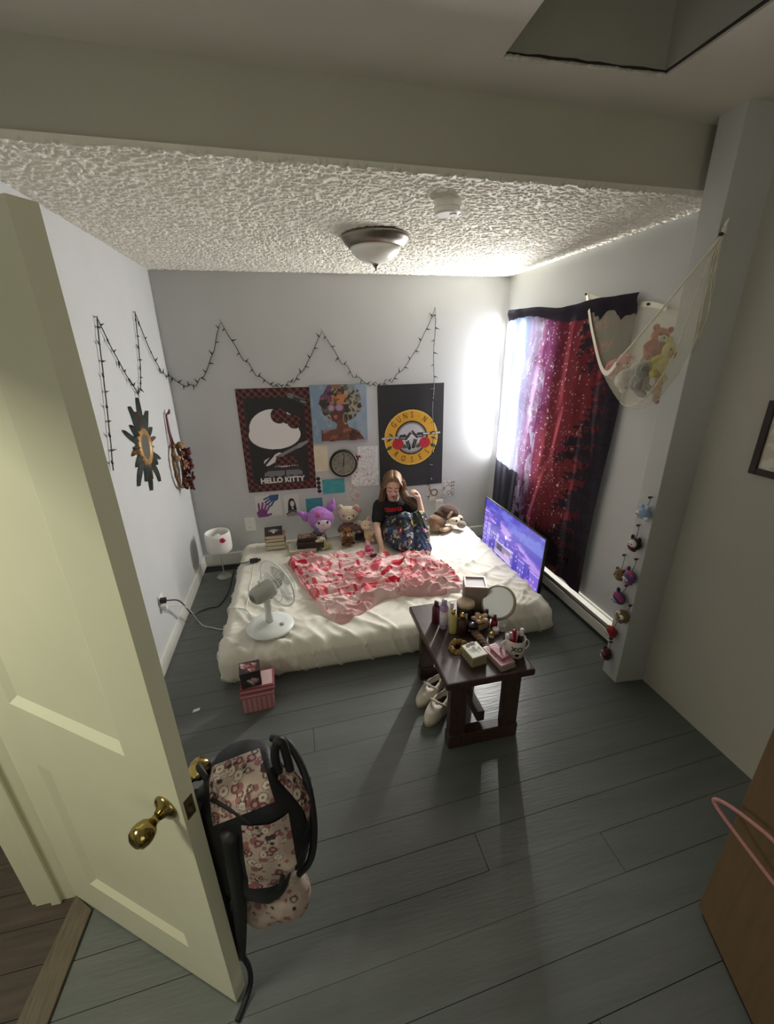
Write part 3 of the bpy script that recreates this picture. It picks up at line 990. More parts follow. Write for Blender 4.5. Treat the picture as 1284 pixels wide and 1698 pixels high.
# carved sun mirror on the left wall
su = thing('sun_mirror', 'carved wooden sun mirror with green and copper rays on the left wall', 'mirror', (.002, -.905, 1.315), LEFTROT)
m_ray = mat('teal_bronze_paint', '#414a47', rough=.38, noise=.5, nscale=14, metal=.2)
m_ray2 = mat('copper_paint', '#74503a', rough=.4, noise=.4, nscale=20, metal=.25)
m_gold = mat('worn_gold_paint', '#a8814a', rough=.45, noise=.35, nscale=25, metal=.2)
rs = random.Random(11)
NR = 20
for k in range(NR):
    a = 2 * PI * k / NR + .1
    Lr = (.30, .22, .275, .21)[k % 4] * (1.0 if abs(math.sin(a)) > .4 else .78)
    w0, bend = .023, rs.uniform(-.28, .28)
    n = 9
    left, right = [], []
    for i in range(n):
        t = i / (n - 1)
        r = .082 + (Lr - .082) * t
        an = a + bend * math.sin(t * PI) * .35 + bend * .3 * t
        hw = w0 * (1 - .62 * t) * (.85 + .25 * math.sin(t * 3)) * (1 if t < .99 else .6)
        cx_, cy_ = r * math.cos(an), r * math.sin(an)
        left.append((cx_ - hw * math.sin(an), cy_ + hw * math.cos(an)))
        right.append((cx_ + hw * math.sin(an), cy_ - hw * math.cos(an)))
    ry_ = MB()
    mid = [((l[0] + q[0]) / 2, (l[1] + q[1]) / 2) for l, q in zip(left, right)]
    vs = [(*p, .004) for p in left] + [(*p, .018 - .004 * i / n + .008 * math.sin(i / n * PI)) for i, p in enumerate(mid)] + [(*p, .004) for p in right]
    vs += [(*p, .0) for p in left] + [(*p, .0) for p in right]
    fs = []
    for i in range(n - 1):
        fs += [(i, n + i, n + i + 1, i + 1), (n + i, 2 * n + i, 2 * n + i + 1, n + i + 1), (3 * n + i, i, i + 1, 3 * n + i + 1), (2 * n + i, 4 * n + i, 4 * n + i + 1, 2 * n + i + 1)]
    fs += [(3 * n - 1 + n, n - 1, 2 * n - 1, 3 * n - 1, 5 * n - 1)]
    part('ray', ry_.add(vs, [f[::-1] for f in fs]), m_ray if k % 5 else m_ray2, su, smooth=False)
part('gold_ring', MB().lathe([(0, 0), (.125, 0), (.118, .016), (.100, .024), (.082, .022), (.076, .014), (0, .014)], 40), m_gold, su, smooth=True)
part('mirror_glass', MB().lathe([(0, .012), (.078, .012), (.078, .0165), (0, .0165)], 40), mat('mirror_silver', '#c9c8c0', rough=.08, metal=1.0), su)

# dried flower heart wreath
wr = thing('dried_wreath', 'oval twig wreath with dried dark red flowers hung by a ribbon', 'wreath', (.03, -.335, 1.045), LEFTROT)
m_twig = mat('twig_brown', '#5c4228', rough=.8, noise=.4, nscale=30)
m_twig2 = mat('twig_tan', '#7f6640', rough=.8, noise=.4, nscale=30)
m_fl1 = mat('dried_petal_red', '#521d20', rough=.8, noise=.35, nscale=30)
m_fl2 = mat('dried_petal_peach', '#a97856', rough=.8, noise=.3, nscale=30)
rw = random.Random(4)
for k in range(7):
    q = [(.105 * math.cos(a) * (1 + .05 * math.sin(5 * a + k)) + rw.uniform(-.006, .006), .165 * math.sin(a) * (1 + .04 * math.cos(4 * a + k)), .006 * math.sin(7 * a + k * 2)) for a in [2 * PI * i / 36 for i in range(36)]]
    part('twig', MB().tube(q, .007, 6, True), m_twig if k % 2 else m_twig2, wr, smooth=True)
for k in range(64):
    a = rw.uniform(-1.6, 1.0)
    R_ = rw.uniform(.75, 1.22)
    part('petal', MB().ell((0, 0, 0), (.022, .017, .008), n=8), m_fl1, wr, smooth=True, loc=(.11 * math.cos(a) * R_, .15 * math.sin(a) * R_ - .01, rw.uniform(.008, .075)), rot=(rw.uniform(-1, 1), rw.uniform(-1, 1), rw.uniform(0, 6)))
for k, (a, R_) in enumerate(((.9, 1.1), (1.15, 1.0), (-.15, .75), (.1, .8), (2.6, 1.0))):
    part('dried_rose', MB().ell((0, 0, 0), (.022, .022, .016), n=10).ell((.008, .004, .008), (.012, .012, .012), n=8), m_fl2, wr, smooth=True, loc=(.105 * math.cos(a) * R_, .16 * math.sin(a) * R_, .035))
for k, (a, R_) in enumerate(((1.35, 1.05), (-1.3, 1.05), (-1.0, 1.05), (.6, .95))):
    part('seed_pod', MB().ell((0, 0, 0), (.03, .022, .02), n=10), m_twig2, wr, smooth=True, loc=(.105 * math.cos(a) * R_, .16 * math.sin(a) * R_, .03))
m_rib = mat('burgundy_ribbon', '#5a1620', rough=.5)
part('ribbon', MB().tube([(-.05, .15, .0), (-.03, .27, -.01), (.0, .385, -.014), (.012, .40, -.01)], .007, 6).tube([(.0, .15, .0), (-.01, .26, -.01), (.0, .385, -.014)], .007, 6), m_rib, wr, smooth=True)
part('ribbon_bow', MB().ell((.03, .405, .0), (.022, .012, .010), (0, 0, .3), 8).ell((.052, .418, .0), (.014, .007, .006), (0, 0, .6), 8), m_rib, wr, smooth=True)

# ------------------------------------------------------------------ star tapestry over the window
tp = bpy.data.materials.new('printed_cloth')
tp.use_nodes = True
nt = tp.node_tree
nt.nodes.clear()
out = nt.nodes.new('ShaderNodeOutputMaterial')
at = nt.nodes.new('ShaderNodeVertexColor')
at.layer_name = 'Col'
dfs = nt.nodes.new('ShaderNodeBsdfDiffuse')
trl = nt.nodes.new('ShaderNodeBsdfTranslucent')
mx = nt.nodes.new('ShaderNodeMixShader')
mx.inputs[0].default_value = 0.45
for nd in (dfs, trl):
    nt.links.new(at.outputs['Color'], nd.inputs['Color'])
nt.links.new(dfs.outputs[0], mx.inputs[1])
nt.links.new(trl.outputs[0], mx.inputs[2])
nt.links.new(mx.outputs[0], out.inputs['Surface'])

TL, TR = np.array((2.850, -.115, 2.165)), np.array((2.862, -1.575, 2.125))
BL, BR = np.array((2.846, -.045, .20)), np.array((2.835, -1.520, .195))


def tap_pos(u, v):
    u_, v_ = u[:, None], v[:, None]
    P = (BL * (1 - u_) + BR * u_) * (1 - v_) + (TL * (1 - u_) + TR * u_) * v_
    # gathers fan down from the top pins and a loose diagonal fold to the lower right
    q = u + .10 * (1 - v) * np.sin(u * 5)
    w = (.010 * np.sin(q * 31 + 3 * (1 - v)) + .008 * np.sin(q * 57 + 1.3 + 2 * v)) * (.35 + .65 * np.clip(1 - np.abs(v - .55) * 1.4, 0, 1))
    w += .007 * (fbm(P3(u * 9, v * 4 + u * 3), 3, 3) - .5)
    dgl = np.abs((u - .42) - (v - .12) * .40)
    w += -.022 * np.exp(-(dgl / .022) ** 2) * np.clip((.75 - v) * 3, 0, 1)
    w += -.018 * np.exp(-((v - .985) / .02) ** 2)
    P[:, 0] += np.clip(w, -.06, .008) - .010
    P[:, 2] += -.03 * np.sin(PI * u) ** 2 * (v ** 6) * (np.cos(u * 12) * .4 + .6)
    P[:, 1] += .012 * np.sin(v * 7) * (1 - v) * u
    return P


def tap_col(u, v):
    p = Paint(u, v, '#5a2530')
    n1 = fbm(P3(u * 5, v * 6), 51, 5)
    n2 = fbm(P3(u * 12, v * 9), 52, 4)
    n3 = fbm(P3(u * 40, v * 40), 53, 3)
    wob = .10 * (n1 - .5) * 2
    p.m(np.clip((u + wob - .30) / .3, 0, 1), '#7a3a44', .8)
    p.m(np.clip(1 - np.abs(u + wob - .42) / .16, 0, 1), '#7a4a78', .7)
    p.m(np.clip((.40 - u - wob) / .12, 0, 1), '#a493b4')
    p.m(np.clip(1 - np.abs(u + wob * .7 - .13) / .15, 0, 1), '#9cc4ee', .9)
    core = np.clip(1 - np.abs(u - .12 - (1 - v) * .10 + wob * .5) / .07, 0, 1) * np.clip(1 - np.abs(v - .5) / .42, 0, 1)
    p.m(core, '#f4f6ff')
    p.m((n2 > .55) & (u < .45), '#cfd3ea', .35)
    p.m(np.clip((u - .22) / .2, 0, 1) * (n3 > .52), '#5e2338', .45)
    p.m(np.clip(1 - np.abs(u - .62 + wob - (v - .5) * .25) / .16, 0, 1), '#96484f', .75)
    p.m(np.clip(1 - np.abs(u - .78 + (.5 - v) * .1) / .14, 0, 1) * np.clip((.95 - v) * 3, 0, 1), '#964a4c', .65)
    # stars
    st = vnoise(P3(u * 150, v * 190), 61)
    p.m((st > .90) & (u < .80), '#e9d6dc', .8)
    st = vnoise(P3(u * 60, v * 76, 3.3), 62)
    p.m((st > .93) & (u < .75), '#ffffff', .9)
    # dark hillside low at the corner side
    p.m((v < .34 - .10 * u + .05 * (n2 - .5)) & (u < .30 + .12 * (n2 - .5)), '#4a4a54')
    p.m((v < .30) & (u >= .26) & (u < .40) & (n3 + .6 * n2 > .82), '#4a4a54')
    p.m((v < .10) & (n2 > .42), '#2a1418')
    # pine trees along the outer side: trunk band and drooping ragged boughs pointing inwards
    p.m(u > .90 + .05 * (v - .5) + .05 * (n2 - .5), '#413e47')
    p.x = u + .05 * (n3 - .5) + .022 * np.sin(v * 260 + 9 * n2)
    p.y = v + .028 * (n3 - .5) + .008 * np.sin(u * 170 + 7 * n1)
    rt = random.Random(17)
    for k in range(15):
        v0 = .96 - k * .064 + rt.uniform(-.012, .012)
        L_ = rt.choice((.10, .17, .24, .30))
        q = [(.95, v0), (.95 - L_ * .5, v0 - .008), (.95 - L_, v0 - .035 - .05 * L_)]
        for (xa, ya), (xb, yb), rr in ((q[0], q[1], .024), (q[1], q[2], .014)):
            p.seg(xa, ya, xb, yb, rr, '#3d3840')
        for j in range(4):
            t = rt.uniform(.2, 1)
            p.seg(.95 - L_ * t, v0 - .03 * t, .95 - L_ * t - .035, v0 - .03 * t - rt.uniform(.02, .05), .009, '#443d45')
    p.m((p.y < .12 + .04 * n1) & (p.x > .35) & (n2 > .46), '#3a3036')
    p.x, p.y = u, v
    p.m((v > .955 + .012 * np.sin(u * 7)) & (n1 > .1), '#3b3841')
    return p.c


ta = link('star_tapestry', grid_mesh('star_tapestry', 230, 300, tap_pos, tap_col), tp)
tag(ta, 'red and blue starry night tapestry with pine trees hung over the window', 'tapestry')

# ------------------------------------------------------------------ television leaning behind the bed
tv = thing('television', 'flat television showing a purple pixel city, leaning behind the mattress', 'television', (2.600, -.868, .012), (PI / 2, 0, -PI / 2))
tv.rotation_euler = (Matrix.Rotation(-PI / 2, 3, 'Z') @ Matrix.Rotation(PI / 2 - .035, 3, 'X')).to_euler()
m_bez = mat('black_bezel', '#141417', rough=.35)
TVW, TVH = .985, .565
part('back_shell', MB().box((-TVW / 2 + .01, .01, -.030), (TVW / 2 - .01, TVH - .01, -.004)), m_bez, tv, bevel=.006)
part('bezel', MB().box((-TVW / 2, 0, -.004), (TVW / 2, .010, .004)).box((-TVW / 2, TVH - .008, -.004), (TVW / 2, TVH, .004)).box((-TVW / 2, .01, -.004), (-TVW / 2 + .008, TVH - .008, .004)).box((TVW / 2 - .008, .01, -.004), (TVW / 2, TVH - .008, .004)), m_bez, tv)
m_screen = mat('lit_screen', attr=True, rough=.25, emit='attr', estr=.55)
SW, SH = TVW - .016, TVH - .018


def city(u, v):
    U, V = np.floor(u * 200) / 200, np.floor(v * 112) / 112        # pixel art
    p = Paint(U, V, '#5b48b8')
    n = fbm(P3(U * 7, V * 16), 81, 4)
    p.m(V > .6, '#4a44b4').m((V > .72) & (n > .46), '#5552c4').m((V > .72) & (n > .56), '#626ccc')
    band = .80 - .45 * (U - .25) * (U > .25) * .9
    p.m((np.abs(V - band + .05) < .10) & (n > .38), '#7560c4').m((np.abs(V - band + .05) < .06) & (n > .45), '#a88ada')
    for bx, bw_, bh, c in ((.0, .08, .80, '#6a5bc4'), (.08, .07, .62, '#8377d2'), (.16, .10, .70, '#5a52b4'), (.27, .06, .56, '#8e86da'), (.34, .09, .50, '#6358bc'), (.45, .05, .60, '#5a54b2'), (.50, .10, .46, '#7468c8'), (.61, .05, .57, '#4e4aa6'), (.67, .11, .44, '#6a60c0'), (.78, .07, .50, '#5650b0'), (.86, .14, .42, '#7c6aca')):
        p.rect(bx, .15, bx + bw_, bh, c)
        lit = (np.mod(U * 100, 4) < 2) & (np.mod(V * 56, 4) < 2) & (vnoise(P3(np.floor(U * 25), np.floor(V * 14)), 83) > .55)
        p.m(lit & (U > bx + .006) & (U < bx + bw_ - .006) & (V < bh - .03) & (V > .2), '#cdbcf0', .8)
        p.rect(bx, bh - .015, bx + bw_, bh, '#b9aaf0')
        p.rect(bx + bw_ - .006, .15, bx + bw_, bh, '#3f3b98')
    p.seg(.2, .62, .27, .72, .008, '#413c94').seg(.27, .72, .32, .60, .008, '#413c94')
    p.ell(.44, .60, .018, .03, '#e6def8')
    p.rect(.26, .22, .56, .44, '#d8d0ee').rect(.268, .235, .552, .425, '#8c86a4').rect(.268, .235, .552, .30, '#c2b4d0').rect(.30, .31, .40, .41, '#5b5670').rect(.44, .25, .54, .34, '#d3b4da')
    p.m((V < .20), '#4234a6').m((V < .20) & (n > .5), '#5143b8').m((V < .08), '#33288f')
    for sx in (.28, .38, .41, .52, .6):
        p.rect(sx, .12, sx + .018, .20, '#ece6fa')
    p.rect(.80, .10, .96, .26, '#9b72d0').rect(.83, .12, .86, .24, '#cfa4e8').rect(.90, .12, .92, .24, '#cfa4e8')
    return p.c


link('screen', grid_mesh('screen', 200, 112, lambda u, v: P3((u - .5) * SW, v * SH + .010) + np.stack([0 * u, 0 * u, 0 * u + .0022], 1), city, False), m_screen, tv)
for s in (-1, 1):
    part('stand_foot', MB().box((s * .36 - .012, -.002, -.06), (s * .36 + .012, .010, .03)), m_bez, tv, bevel=.002)

# ------------------------------------------------------------------ plush toys
PL = {}


def plush_mat(h):
    if h not in PL:
        PL[h] = mat('plush_' + h.strip('#'), h, rough=.95, noise=.14, nscale=50, bump=.35, bscale=150, sheen=.35)
    return PL[h]


m_eye = mat('black_bead', '#0c0b0d', rough=.15)


def plush(name, label, loc, rot, s, parts, group=None, cat='plush toy'):
    """parts: (part name, colour, [(centre, radii, rot)], voxel) in units of s"""
    t = thing(name, label, cat, loc, rot, group)
    for pn, colr, blobs in parts:
        mb = MB()
        for b_ in blobs:
            c = tuple(q * s for q in b_[0])
            r = b_[1]
            r = tuple(q * s for q in r) if hasattr(r, '__len__') else (r * s,) * 3
            mb.ell(c, r, b_[2] if len(b_) > 2 else (0, 0, 0), 14)
        if pn == 'eye' or pn == 'nose' and len(blobs) == 1:
            part(pn, mb, m_eye if colr is None else plush_mat(colr), t, smooth=True)
        elif len(blobs) > 1:
            link(pn, fuse(mb, .035 * s + .002, 3), plush_mat(colr), t)
        else:
            part(pn, mb, plush_mat(colr), t, smooth=True)
    return t


def face(ex, ey, ez, er, col=None):
    return [('eye', col, [((-ex, ey, ez), er)]), ('eye', col, [((ex, ey, ez), er)])]


# ------------------------------------------------------------------ small toys pinned in a column on the pillar
OR = (PI / 2, 0, -PI / 2)


def charm(name, label, y, z, s, parts, pin, tilt=0.0):
    """little plush charm on the pillar's face (local x right, y up, z out of the wall)"""
    t = thing(name, label, 'plush charm', (PX - .002, y, z), (PI / 2, 0, -PI / 2), 'plush charms on the pillar')
    t.rotation_euler = (Matrix.Rotation(-PI / 2, 3, 'Z') @ Matrix.Rotation(PI / 2, 3, 'X') @ Matrix.Rotation(tilt, 3, 'Z')).to_euler()
    for pn, colr, blobs in parts:
        mb = MB()
        for b_ in blobs:
            c = tuple(q * s for q in b_[0])
            c = (c[0], c[1], c[2] + .72 * s)
            r = b_[1]
            r = tuple(q * s for q in r) if hasattr(r, '__len__') else (r * s,) * 3
            mb.ell(c, r, b_[2] if len(b_) > 2 else (0, 0, 0), 12)
        part(pn, mb, plush_mat(colr) if colr else m_eye, t, smooth=True)
    h = pin
    part('loop_cord', MB().tube([(0, s * .8, .6 * s), (.003, s * .8 + (h - s * .8) * .5, .4 * s), (0, h, .008)], .0016, 5), m_slot, t)
    part('push_pin', MB().cyl((0, h, -.002), (0, h, .010), .0022, n=6).lathe([(0, .008), (.006, .009), (.005, .016), (.007, .020), (0, .021)], 10, T((0, h, 0))), m_slot, t)
    return t


CE = lambda x, y, z, r: [('eye', None, [((-x, y, z), r)]), ('eye', None, [((x, y, z), r)])]
charm('plush_charm', 'pale blue and white plush charm, topmost on the pillar', -2.124, 1.062, .038, [
    ('body', '#8fa4c0', [((0, 0, 0), (1.05, .85, .7))]), ('face', '#dfe3ea', [((-.45, -.2, .42), (.5, .6, .35))]), ('paw', '#dfe3ea', [((.75, -.45, .3), (.4, .3, .35))]), ('ear', '#a8bad2', [((-.6, .8, 0), (.3, .4, .25))]), ('ear', '#a8bad2', [((.35, .85, 0), (.3, .4, .25))]), ('eye', None, [((-.55, -.1, .76), .09)]), ('eye', None, [((-.2, -.15, .76), .09)])], .085)
charm('plush_charm', 'black and white plush charm with dark red collar on the pillar', -2.105, .884, .036, [
    ('hood', '#29242c', [((0, 0, -.1), (1.05, .95, .65))]), ('face', '#dcd6d0', [((.05, .12, .4), (.72, .62, .4))]), ('collar', '#6b1a28', [((-.2, -.65, .25), (.8, .28, .5), (0, 0, -.5))]), ('ear', '#29242c', [((-.55, .9, -.1), (.3, .42, .25))]), ('ear', '#29242c', [((.7, .75, -.1), (.3, .42, .25))]), ('foot', '#dcd6d0', [((-.8, -.75, .2), .25)])] + CE(.25, .12, .80, .08), .10, .15)
charm('plush_charm', 'brown round plush charm with open snout beside the purple one on the pillar', -2.052, .672, .036, [
    ('body', '#7b6344', [((0, 0, 0), (.95, 1.05, .7))]), ('snout', '#b89a74', [((-.25, -.1, .55), (.42, .36, .3))]), ('nose', '#8c3b34', [((-.2, .1, .80), .13)]), ('ear', '#6a5238', [((-.6, .85, 0), .27)]), ('ear', '#6a5238', [((.6, .85, 0), .27)])] + CE(.3, .25, .64, .09), .115, .1)
charm('plush_charm', 'purple and pink plush charm with bow beside the brown one on the pillar', -2.122, .697, .038, [
    ('hood', '#5d4a86', [((0, 0, 0), (1.0, 1.0, .7))]), ('bow', '#b04a6e', [((.1, .75, .35), (.65, .32, .3), (0, 0, .1)), ((.6, .55, .35), (.3, .3, .3))]), ('face', '#d3cbd8', [((-.2, -.35, .48), (.6, .4, .3))]), ('ear', '#4a3a70', [((-.5, 1.05, 0), (.25, .42, .22))]), ('collar', '#a03a60', [((.1, -.85, .2), (.7, .2, .4))])] + [('eye', None, [((-.4, -.35, .78), .08)]), ('eye', None, [((.0, -.35, .78), .08)])], .105)
charm('plush_charm', 'purple plush charm with large magenta bow below the brown and purple pair', -2.084, .543, .040, [
    ('hood', '#4e3468', [((0, 0, 0), (1.0, .95, .7))]), ('bow', '#9a3a66', [((.15, .5, .45), (.85, .38, .32), (0, 0, -.15)), ((.75, .3, .4), (.35, .35, .3))]), ('face', '#b9a5c2', [((-.2, -.5, .45), (.65, .35, .3))]), ('ear', '#33244a', [((-.55, .95, 0), (.3, .45, .22), (0, 0, .4))])] + [('eye', None, [((-.4, -.45, .74), .08)]), ('eye', None, [((.05, -.45, .74), .08)])], .085, -.15)
charm('plush_charm', 'brown owl plush charm with big white eyes on the pillar', -2.134, .455, .040, [
    ('body', '#6e5a3c', [((0, 0, 0), (1.0, .95, .75))]), ('belly', '#9a835c', [((-.15, -.4, .42), (.6, .45, .35))]), ('eye_patch', '#e6e2d8', [((-.42, .38, .52), (.38, .38, .25))]), ('eye_patch', '#e6e2d8', [((.28, .22, .58), (.38, .38, .25))]), ('eye', None, [((-.38, .36, .76), .13)]), ('eye', None, [((.22, .22, .82), .13)]), ('beak', '#a8723a', [((-.08, .02, .74), (.13, .16, .13))]), ('tail', '#4a3a26', [((.0, -.9, .1), (.4, .3, .3))])], .08, -.2)
charm('plush_charm', 'bright red plush charm with pale face, second from the bottom of the pillar', -2.078, .311, .037, [
    ('hood', '#8a1c26', [((0, 0, 0), (.95, .95, .7))]), ('bow', '#b02a30', [((-.1, .75, .3), (.7, .35, .3), (0, 0, .1))]), ('face', '#d9cfcc', [((-.2, -.3, .45), (.62, .42, .32))]), ('ear', '#70141e', [((.75, .5, 0), (.35, .4, .25))]), ('foot', '#5a1018', [((.45, -.9, .2), .3)])] + [('eye', None, [((-.42, -.25, .76), .09)]), ('eye', None, [((.02, -.3, .77), .09)])], .09, -.1)
charm('plush_charm', 'dark maroon plush charm, lowest on the pillar', -2.075, .150, .038, [
    ('body', '#4a1626', [((0, 0, 0), (.85, 1.1, .7))]), ('face', '#c9bcbc', [((-.25, -.5, .42), (.5, .42, .32))]), ('cheek', '#8a3a52', [((.1, .3, .55), (.4, .3, .22))]), ('ear', '#3a1020', [((-.4, 1.0, 0), .28)]), ('ear', '#3a1020', [((.35, 1.0, 0), .28)]), ('badge', '#d3a6b4', [((-.3, .5, .6), (.2, .2, .15))])] + [('eye', None, [((-.4, -.45, .70), .08)]), ('eye', None, [((-.08, -.48, .71), .08)])], .085)

# ------------------------------------------------------------------ toy hammock: a net hung from two wall pins and the pillar
hm_ = thing('toy_hammock', 'white net toy hammock sagging between the right wall and the pillar', 'hammock', (0, 0, 0))
A_, B_, C_ = np.array((2.862, -1.095, 2.170)), np.array((2.862, -1.632, 2.060)), np.array((2.640, -2.180, 2.250))


def curve(keys, n):
    """smooth curve through keys by Catmull-Rom"""
    K = [np.array(k, float) for k in keys]
    K = [2 * K[0] - K[1]] + K + [2 * K[-1] - K[-2]]
    o = []
    m = len(K) - 3
    for i in range(n + 1):
        t = i / n * m
        j = min(int(t), m - 1)
        f = t - j
        a, b, c, d = K[j:j + 4]
        o.append(.5 * ((2 * b) + (c - a) * f + (2 * a - 5 * b + 4 * c - d) * f * f + (3 * b - a - 3 * c + d) * f ** 3))
    return np.array(o)


NT = 48
FR = curve([A_, (2.800, -1.29, 1.93), (2.690, -1.585, 1.715), (2.595, -1.82, 1.815), (2.62, -2.01, 2.04), C_], NT)
BK = curve([A_, (2.862, -1.36, 2.085), B_, (2.835, -1.88, 2.01), (2.690, -2.13, 2.10), C_], NT)


def net_pos(u, v):
    i = u * NT
    j = np.minimum(i.astype(int), NT - 1)
    f = (i - j)[:, None]
    F = FR[j] * (1 - f) + FR[j + 1] * f
    G = BK[j] * (1 - f) + BK[j + 1] * f
    vv = v[:, None]
    P = F * (1 - vv) + G * vv
    sag = np.sin(PI * np.clip(u, 0, 1)) ** .9 * (np.exp(-((u - .68) / .20) ** 2) * .33 + .05)
    P[:, 2] -= sag * np.sin(PI * v ** .55) + 0.0
    P[:, 1] -= .13 * np.exp(-((u - .74) / .15) ** 2) * np.sin(PI * v ** .75)
    P[:, 0] = np.minimum(P[:, 0], 2.868)
    P[:, 0] += .004 * np.sin(u * 160) * np.sin(PI * v)
    return P


netm = bpy.data.materials.new('white_netting')
netm.use_nodes = True
nt = netm.node_tree
nt.nodes.clear()
out = nt.nodes.new('ShaderNodeOutputMaterial')
mx = nt.nodes.new('ShaderNodeMixShader')
tr = nt.nodes.new('ShaderNodeBsdfTransparent')
df = nt.nodes.new('ShaderNodeBsdfDiffuse')
df.inputs['Color'].default_value = (*lin('#e4e0cc'), 1)
wv = nt.nodes.new('ShaderNodeTexNoise')
wv.inputs['Scale'].default_value = 160
mr = nt.nodes.new('ShaderNodeMapRange')
mr.inputs['To Min'].default_value = .20
mr.inputs['To Max'].default_value = .36
nt.links.new(wv.outputs['Fac'], mr.inputs['Value'])
nt.links.new(mr.outputs['Result'], mx.inputs[0])
nt.links.new(tr.outputs[0], mx.inputs[1])
nt.links.new(df.outputs[0], mx.inputs[2])
nt.links.new(mx.outputs[0], out.inputs['Surface'])
link('net', grid_mesh('net', 110, 40, net_pos), netm, hm_)
m_tape = mat('cream_tape', '#dedac8', rough=.8)


def band(crv, w, drop):
    """flat sewn tape along a curve"""
    vs, fs = [], []
    n = len(crv)
    for i, p in enumerate(crv):
        p = Vector(p)
        t = Vector(crv[min(i + 1, n - 1)]) - Vector(crv[max(i - 1, 0)])
        s = t.cross(Vector((-1, .25, 0))).normalized() * w
        o = Vector((-.003, 0, 0))
        vs += [p + s, p - s, p - s + o, p + s + o]
    for i in range(n - 1):
        for k in range(4):
            a, b = i * 4 + k, i * 4 + (k + 1) % 4
            fs.append((a, b, b + 4, a + 4))
    return MB().add(vs, fs)


part('hem_tape', band(FR[:27], .013, 0), m_tape, hm_)
part('hem_tape', MB().tube(FR[26:], .0055, 6), m_tape, hm_, smooth=True)
part('hem_tape', band(BK[:25], .014, 0), m_tape, hm_)
for k, (u0, v0) in enumerate(((.55, .15), (.56, .35), (.58, .55), (.60, .75), (.62, .92))):
    uu = np.linspace(u0, 1, 16)
    q = net_pos(uu, np.full(16, v0))
    part('gather_cord', MB().tube([tuple(x) for x in q], .0022, 5), m_tape, hm_, smooth=True)
part('knot', MB().ell(tuple(C_ + np.array((.002, 0, .012))), (.008, .010, .018), n=8).ell(tuple(C_ + np.array((.0, -.004, .035))), (.004, .007, .018), (.4, 0, 0), 8), m_tape, hm_, smooth=True)
for p in (A_, B_, C_):
    dx = (W if p[0] > 2.7 else PX) - p[0]
    part('push_pin', MB().cyl(p + np.array((dx, 0, 0)), p + np.array((-.014, 0, 0)), .006, .007, 8), m_slot, hm_, smooth=True)

G_ = 'plush toys in the net hammock'
bear = lambda c1, c2: [('body', c1, [((0, 0, 0), (.8, .7, .9)), ((0, 0, 1.1), (.75, .68, .65)), ((-.7, -.2, .3), (.25, .3, .45), (0, .6, 0)), ((.7, -.2, .3), (.25, .3, .45), (0, -.6, 0)), ((-.45, -.55, -.6), (.32, .5, .3)), ((.45, -.55, -.6), (.32, .5, .3))]),
                       ('ear', c1, [((-.6, 0, 1.65), (.27, .16, .27))]), ('ear', c1, [((.6, 0, 1.65), (.27, .16, .27))]), ('muzzle', c2, [((0, -.6, .98), (.36, .26, .28))]), ('nose', None, [((0, -.84, 1.08), (.11, .08, .08))])] + face(.28, -.60, 1.25, .08)
plush('plush_bunny', 'coral pink plush bunny at the narrow near end of the net hammock', (2.735, -1.60, 1.745), (.9, .3, .4), 0.055, bear('#c98d8a', '#dcb5b0'), G_)
plush('plush_bear', 'white plush bear lying in the bottom of the net hammock', (2.670, -1.775, 1.690), (.5, .8, .2), 0.063, bear('#cfcbc4', '#ddd9d2'), G_)
plush('plush_bear', 'grey plush bear between the white and peach toys in the net hammock', (2.640, -1.905, 1.685), (.4, -.5, .4), 0.063, bear('#9c9a94', '#c2bfb8'), G_)
plush('plush_dog', 'orange red plush dog on top of the toys in the net hammock', (2.690, -1.900, 1.835), (.2, .2, -.3), 0.057, bear('#b3604a', '#d9cbb8'), G_)
plush('plush_duck', 'yellow plush duck toward the pillar end of the net hammock', (2.665, -2.010, 1.765), (.3, .3, -.6), 0.064, bear('#c6b96a', '#b98a4a'), G_)
plush('plush_bear', 'peach plush bear beneath the yellow toy in the net hammock', (2.705, -1.985, 1.655), (.7, -.2, -.5), 0.057, bear('#bf9a80', '#d6bca4'), G_)

# pink padded loop hung on the cupboard's peg
pl_ = [(2.035, -3.40, .575)] + [tuple(q) for q in curve([(2.05, -3.315, .531), (2.05, -3.235, .549), (2.05, -3.150, .572), (2.05, -3.132, .590), (2.05, -3.165, .615), (2.05, -3.225, .635), (2.05, -3.281, .645), (2.045, -3.36, .64)], 40)] + [(2.035, -3.40, .61)]
lp_ = part('pink_hanger', MB().tube(pl_, .0055, 8, True), mat('pink_flock', '#b5807e', rough=.9, noise=.1, nscale=60, bump=.3, bscale=200), None, smooth=True)
tag(lp_, 'pink padded wire hanger sticking out in front of the brown cupboard', 'hanger')

# ------------------------------------------------------------------ mattress on the floor with its fitted sheet
m_sheet = mat('cream_sheet', '#dcd8cb', rough=.85, noise=.04, nscale=4, bump=.08, bscale=180, sheen=.2)
BX0, BX1, BY0, BY1, ZB = .385, 2.545, -1.640, -.045, .218


def wrinkle(x, y, ang, sx, sy, seed):
    u = x * math.cos(ang) + y * math.sin(ang)
    v = -x * math.sin(ang) + y * math.cos(ang)
    n = fbm(P3(u * sx + .6 * fbm(P3(x * 3, y * 3), seed + 9, 2), v * sy), seed, 3)
    return np.clip(1 - np.abs(n - .5) * 7, 0, 1) ** 2


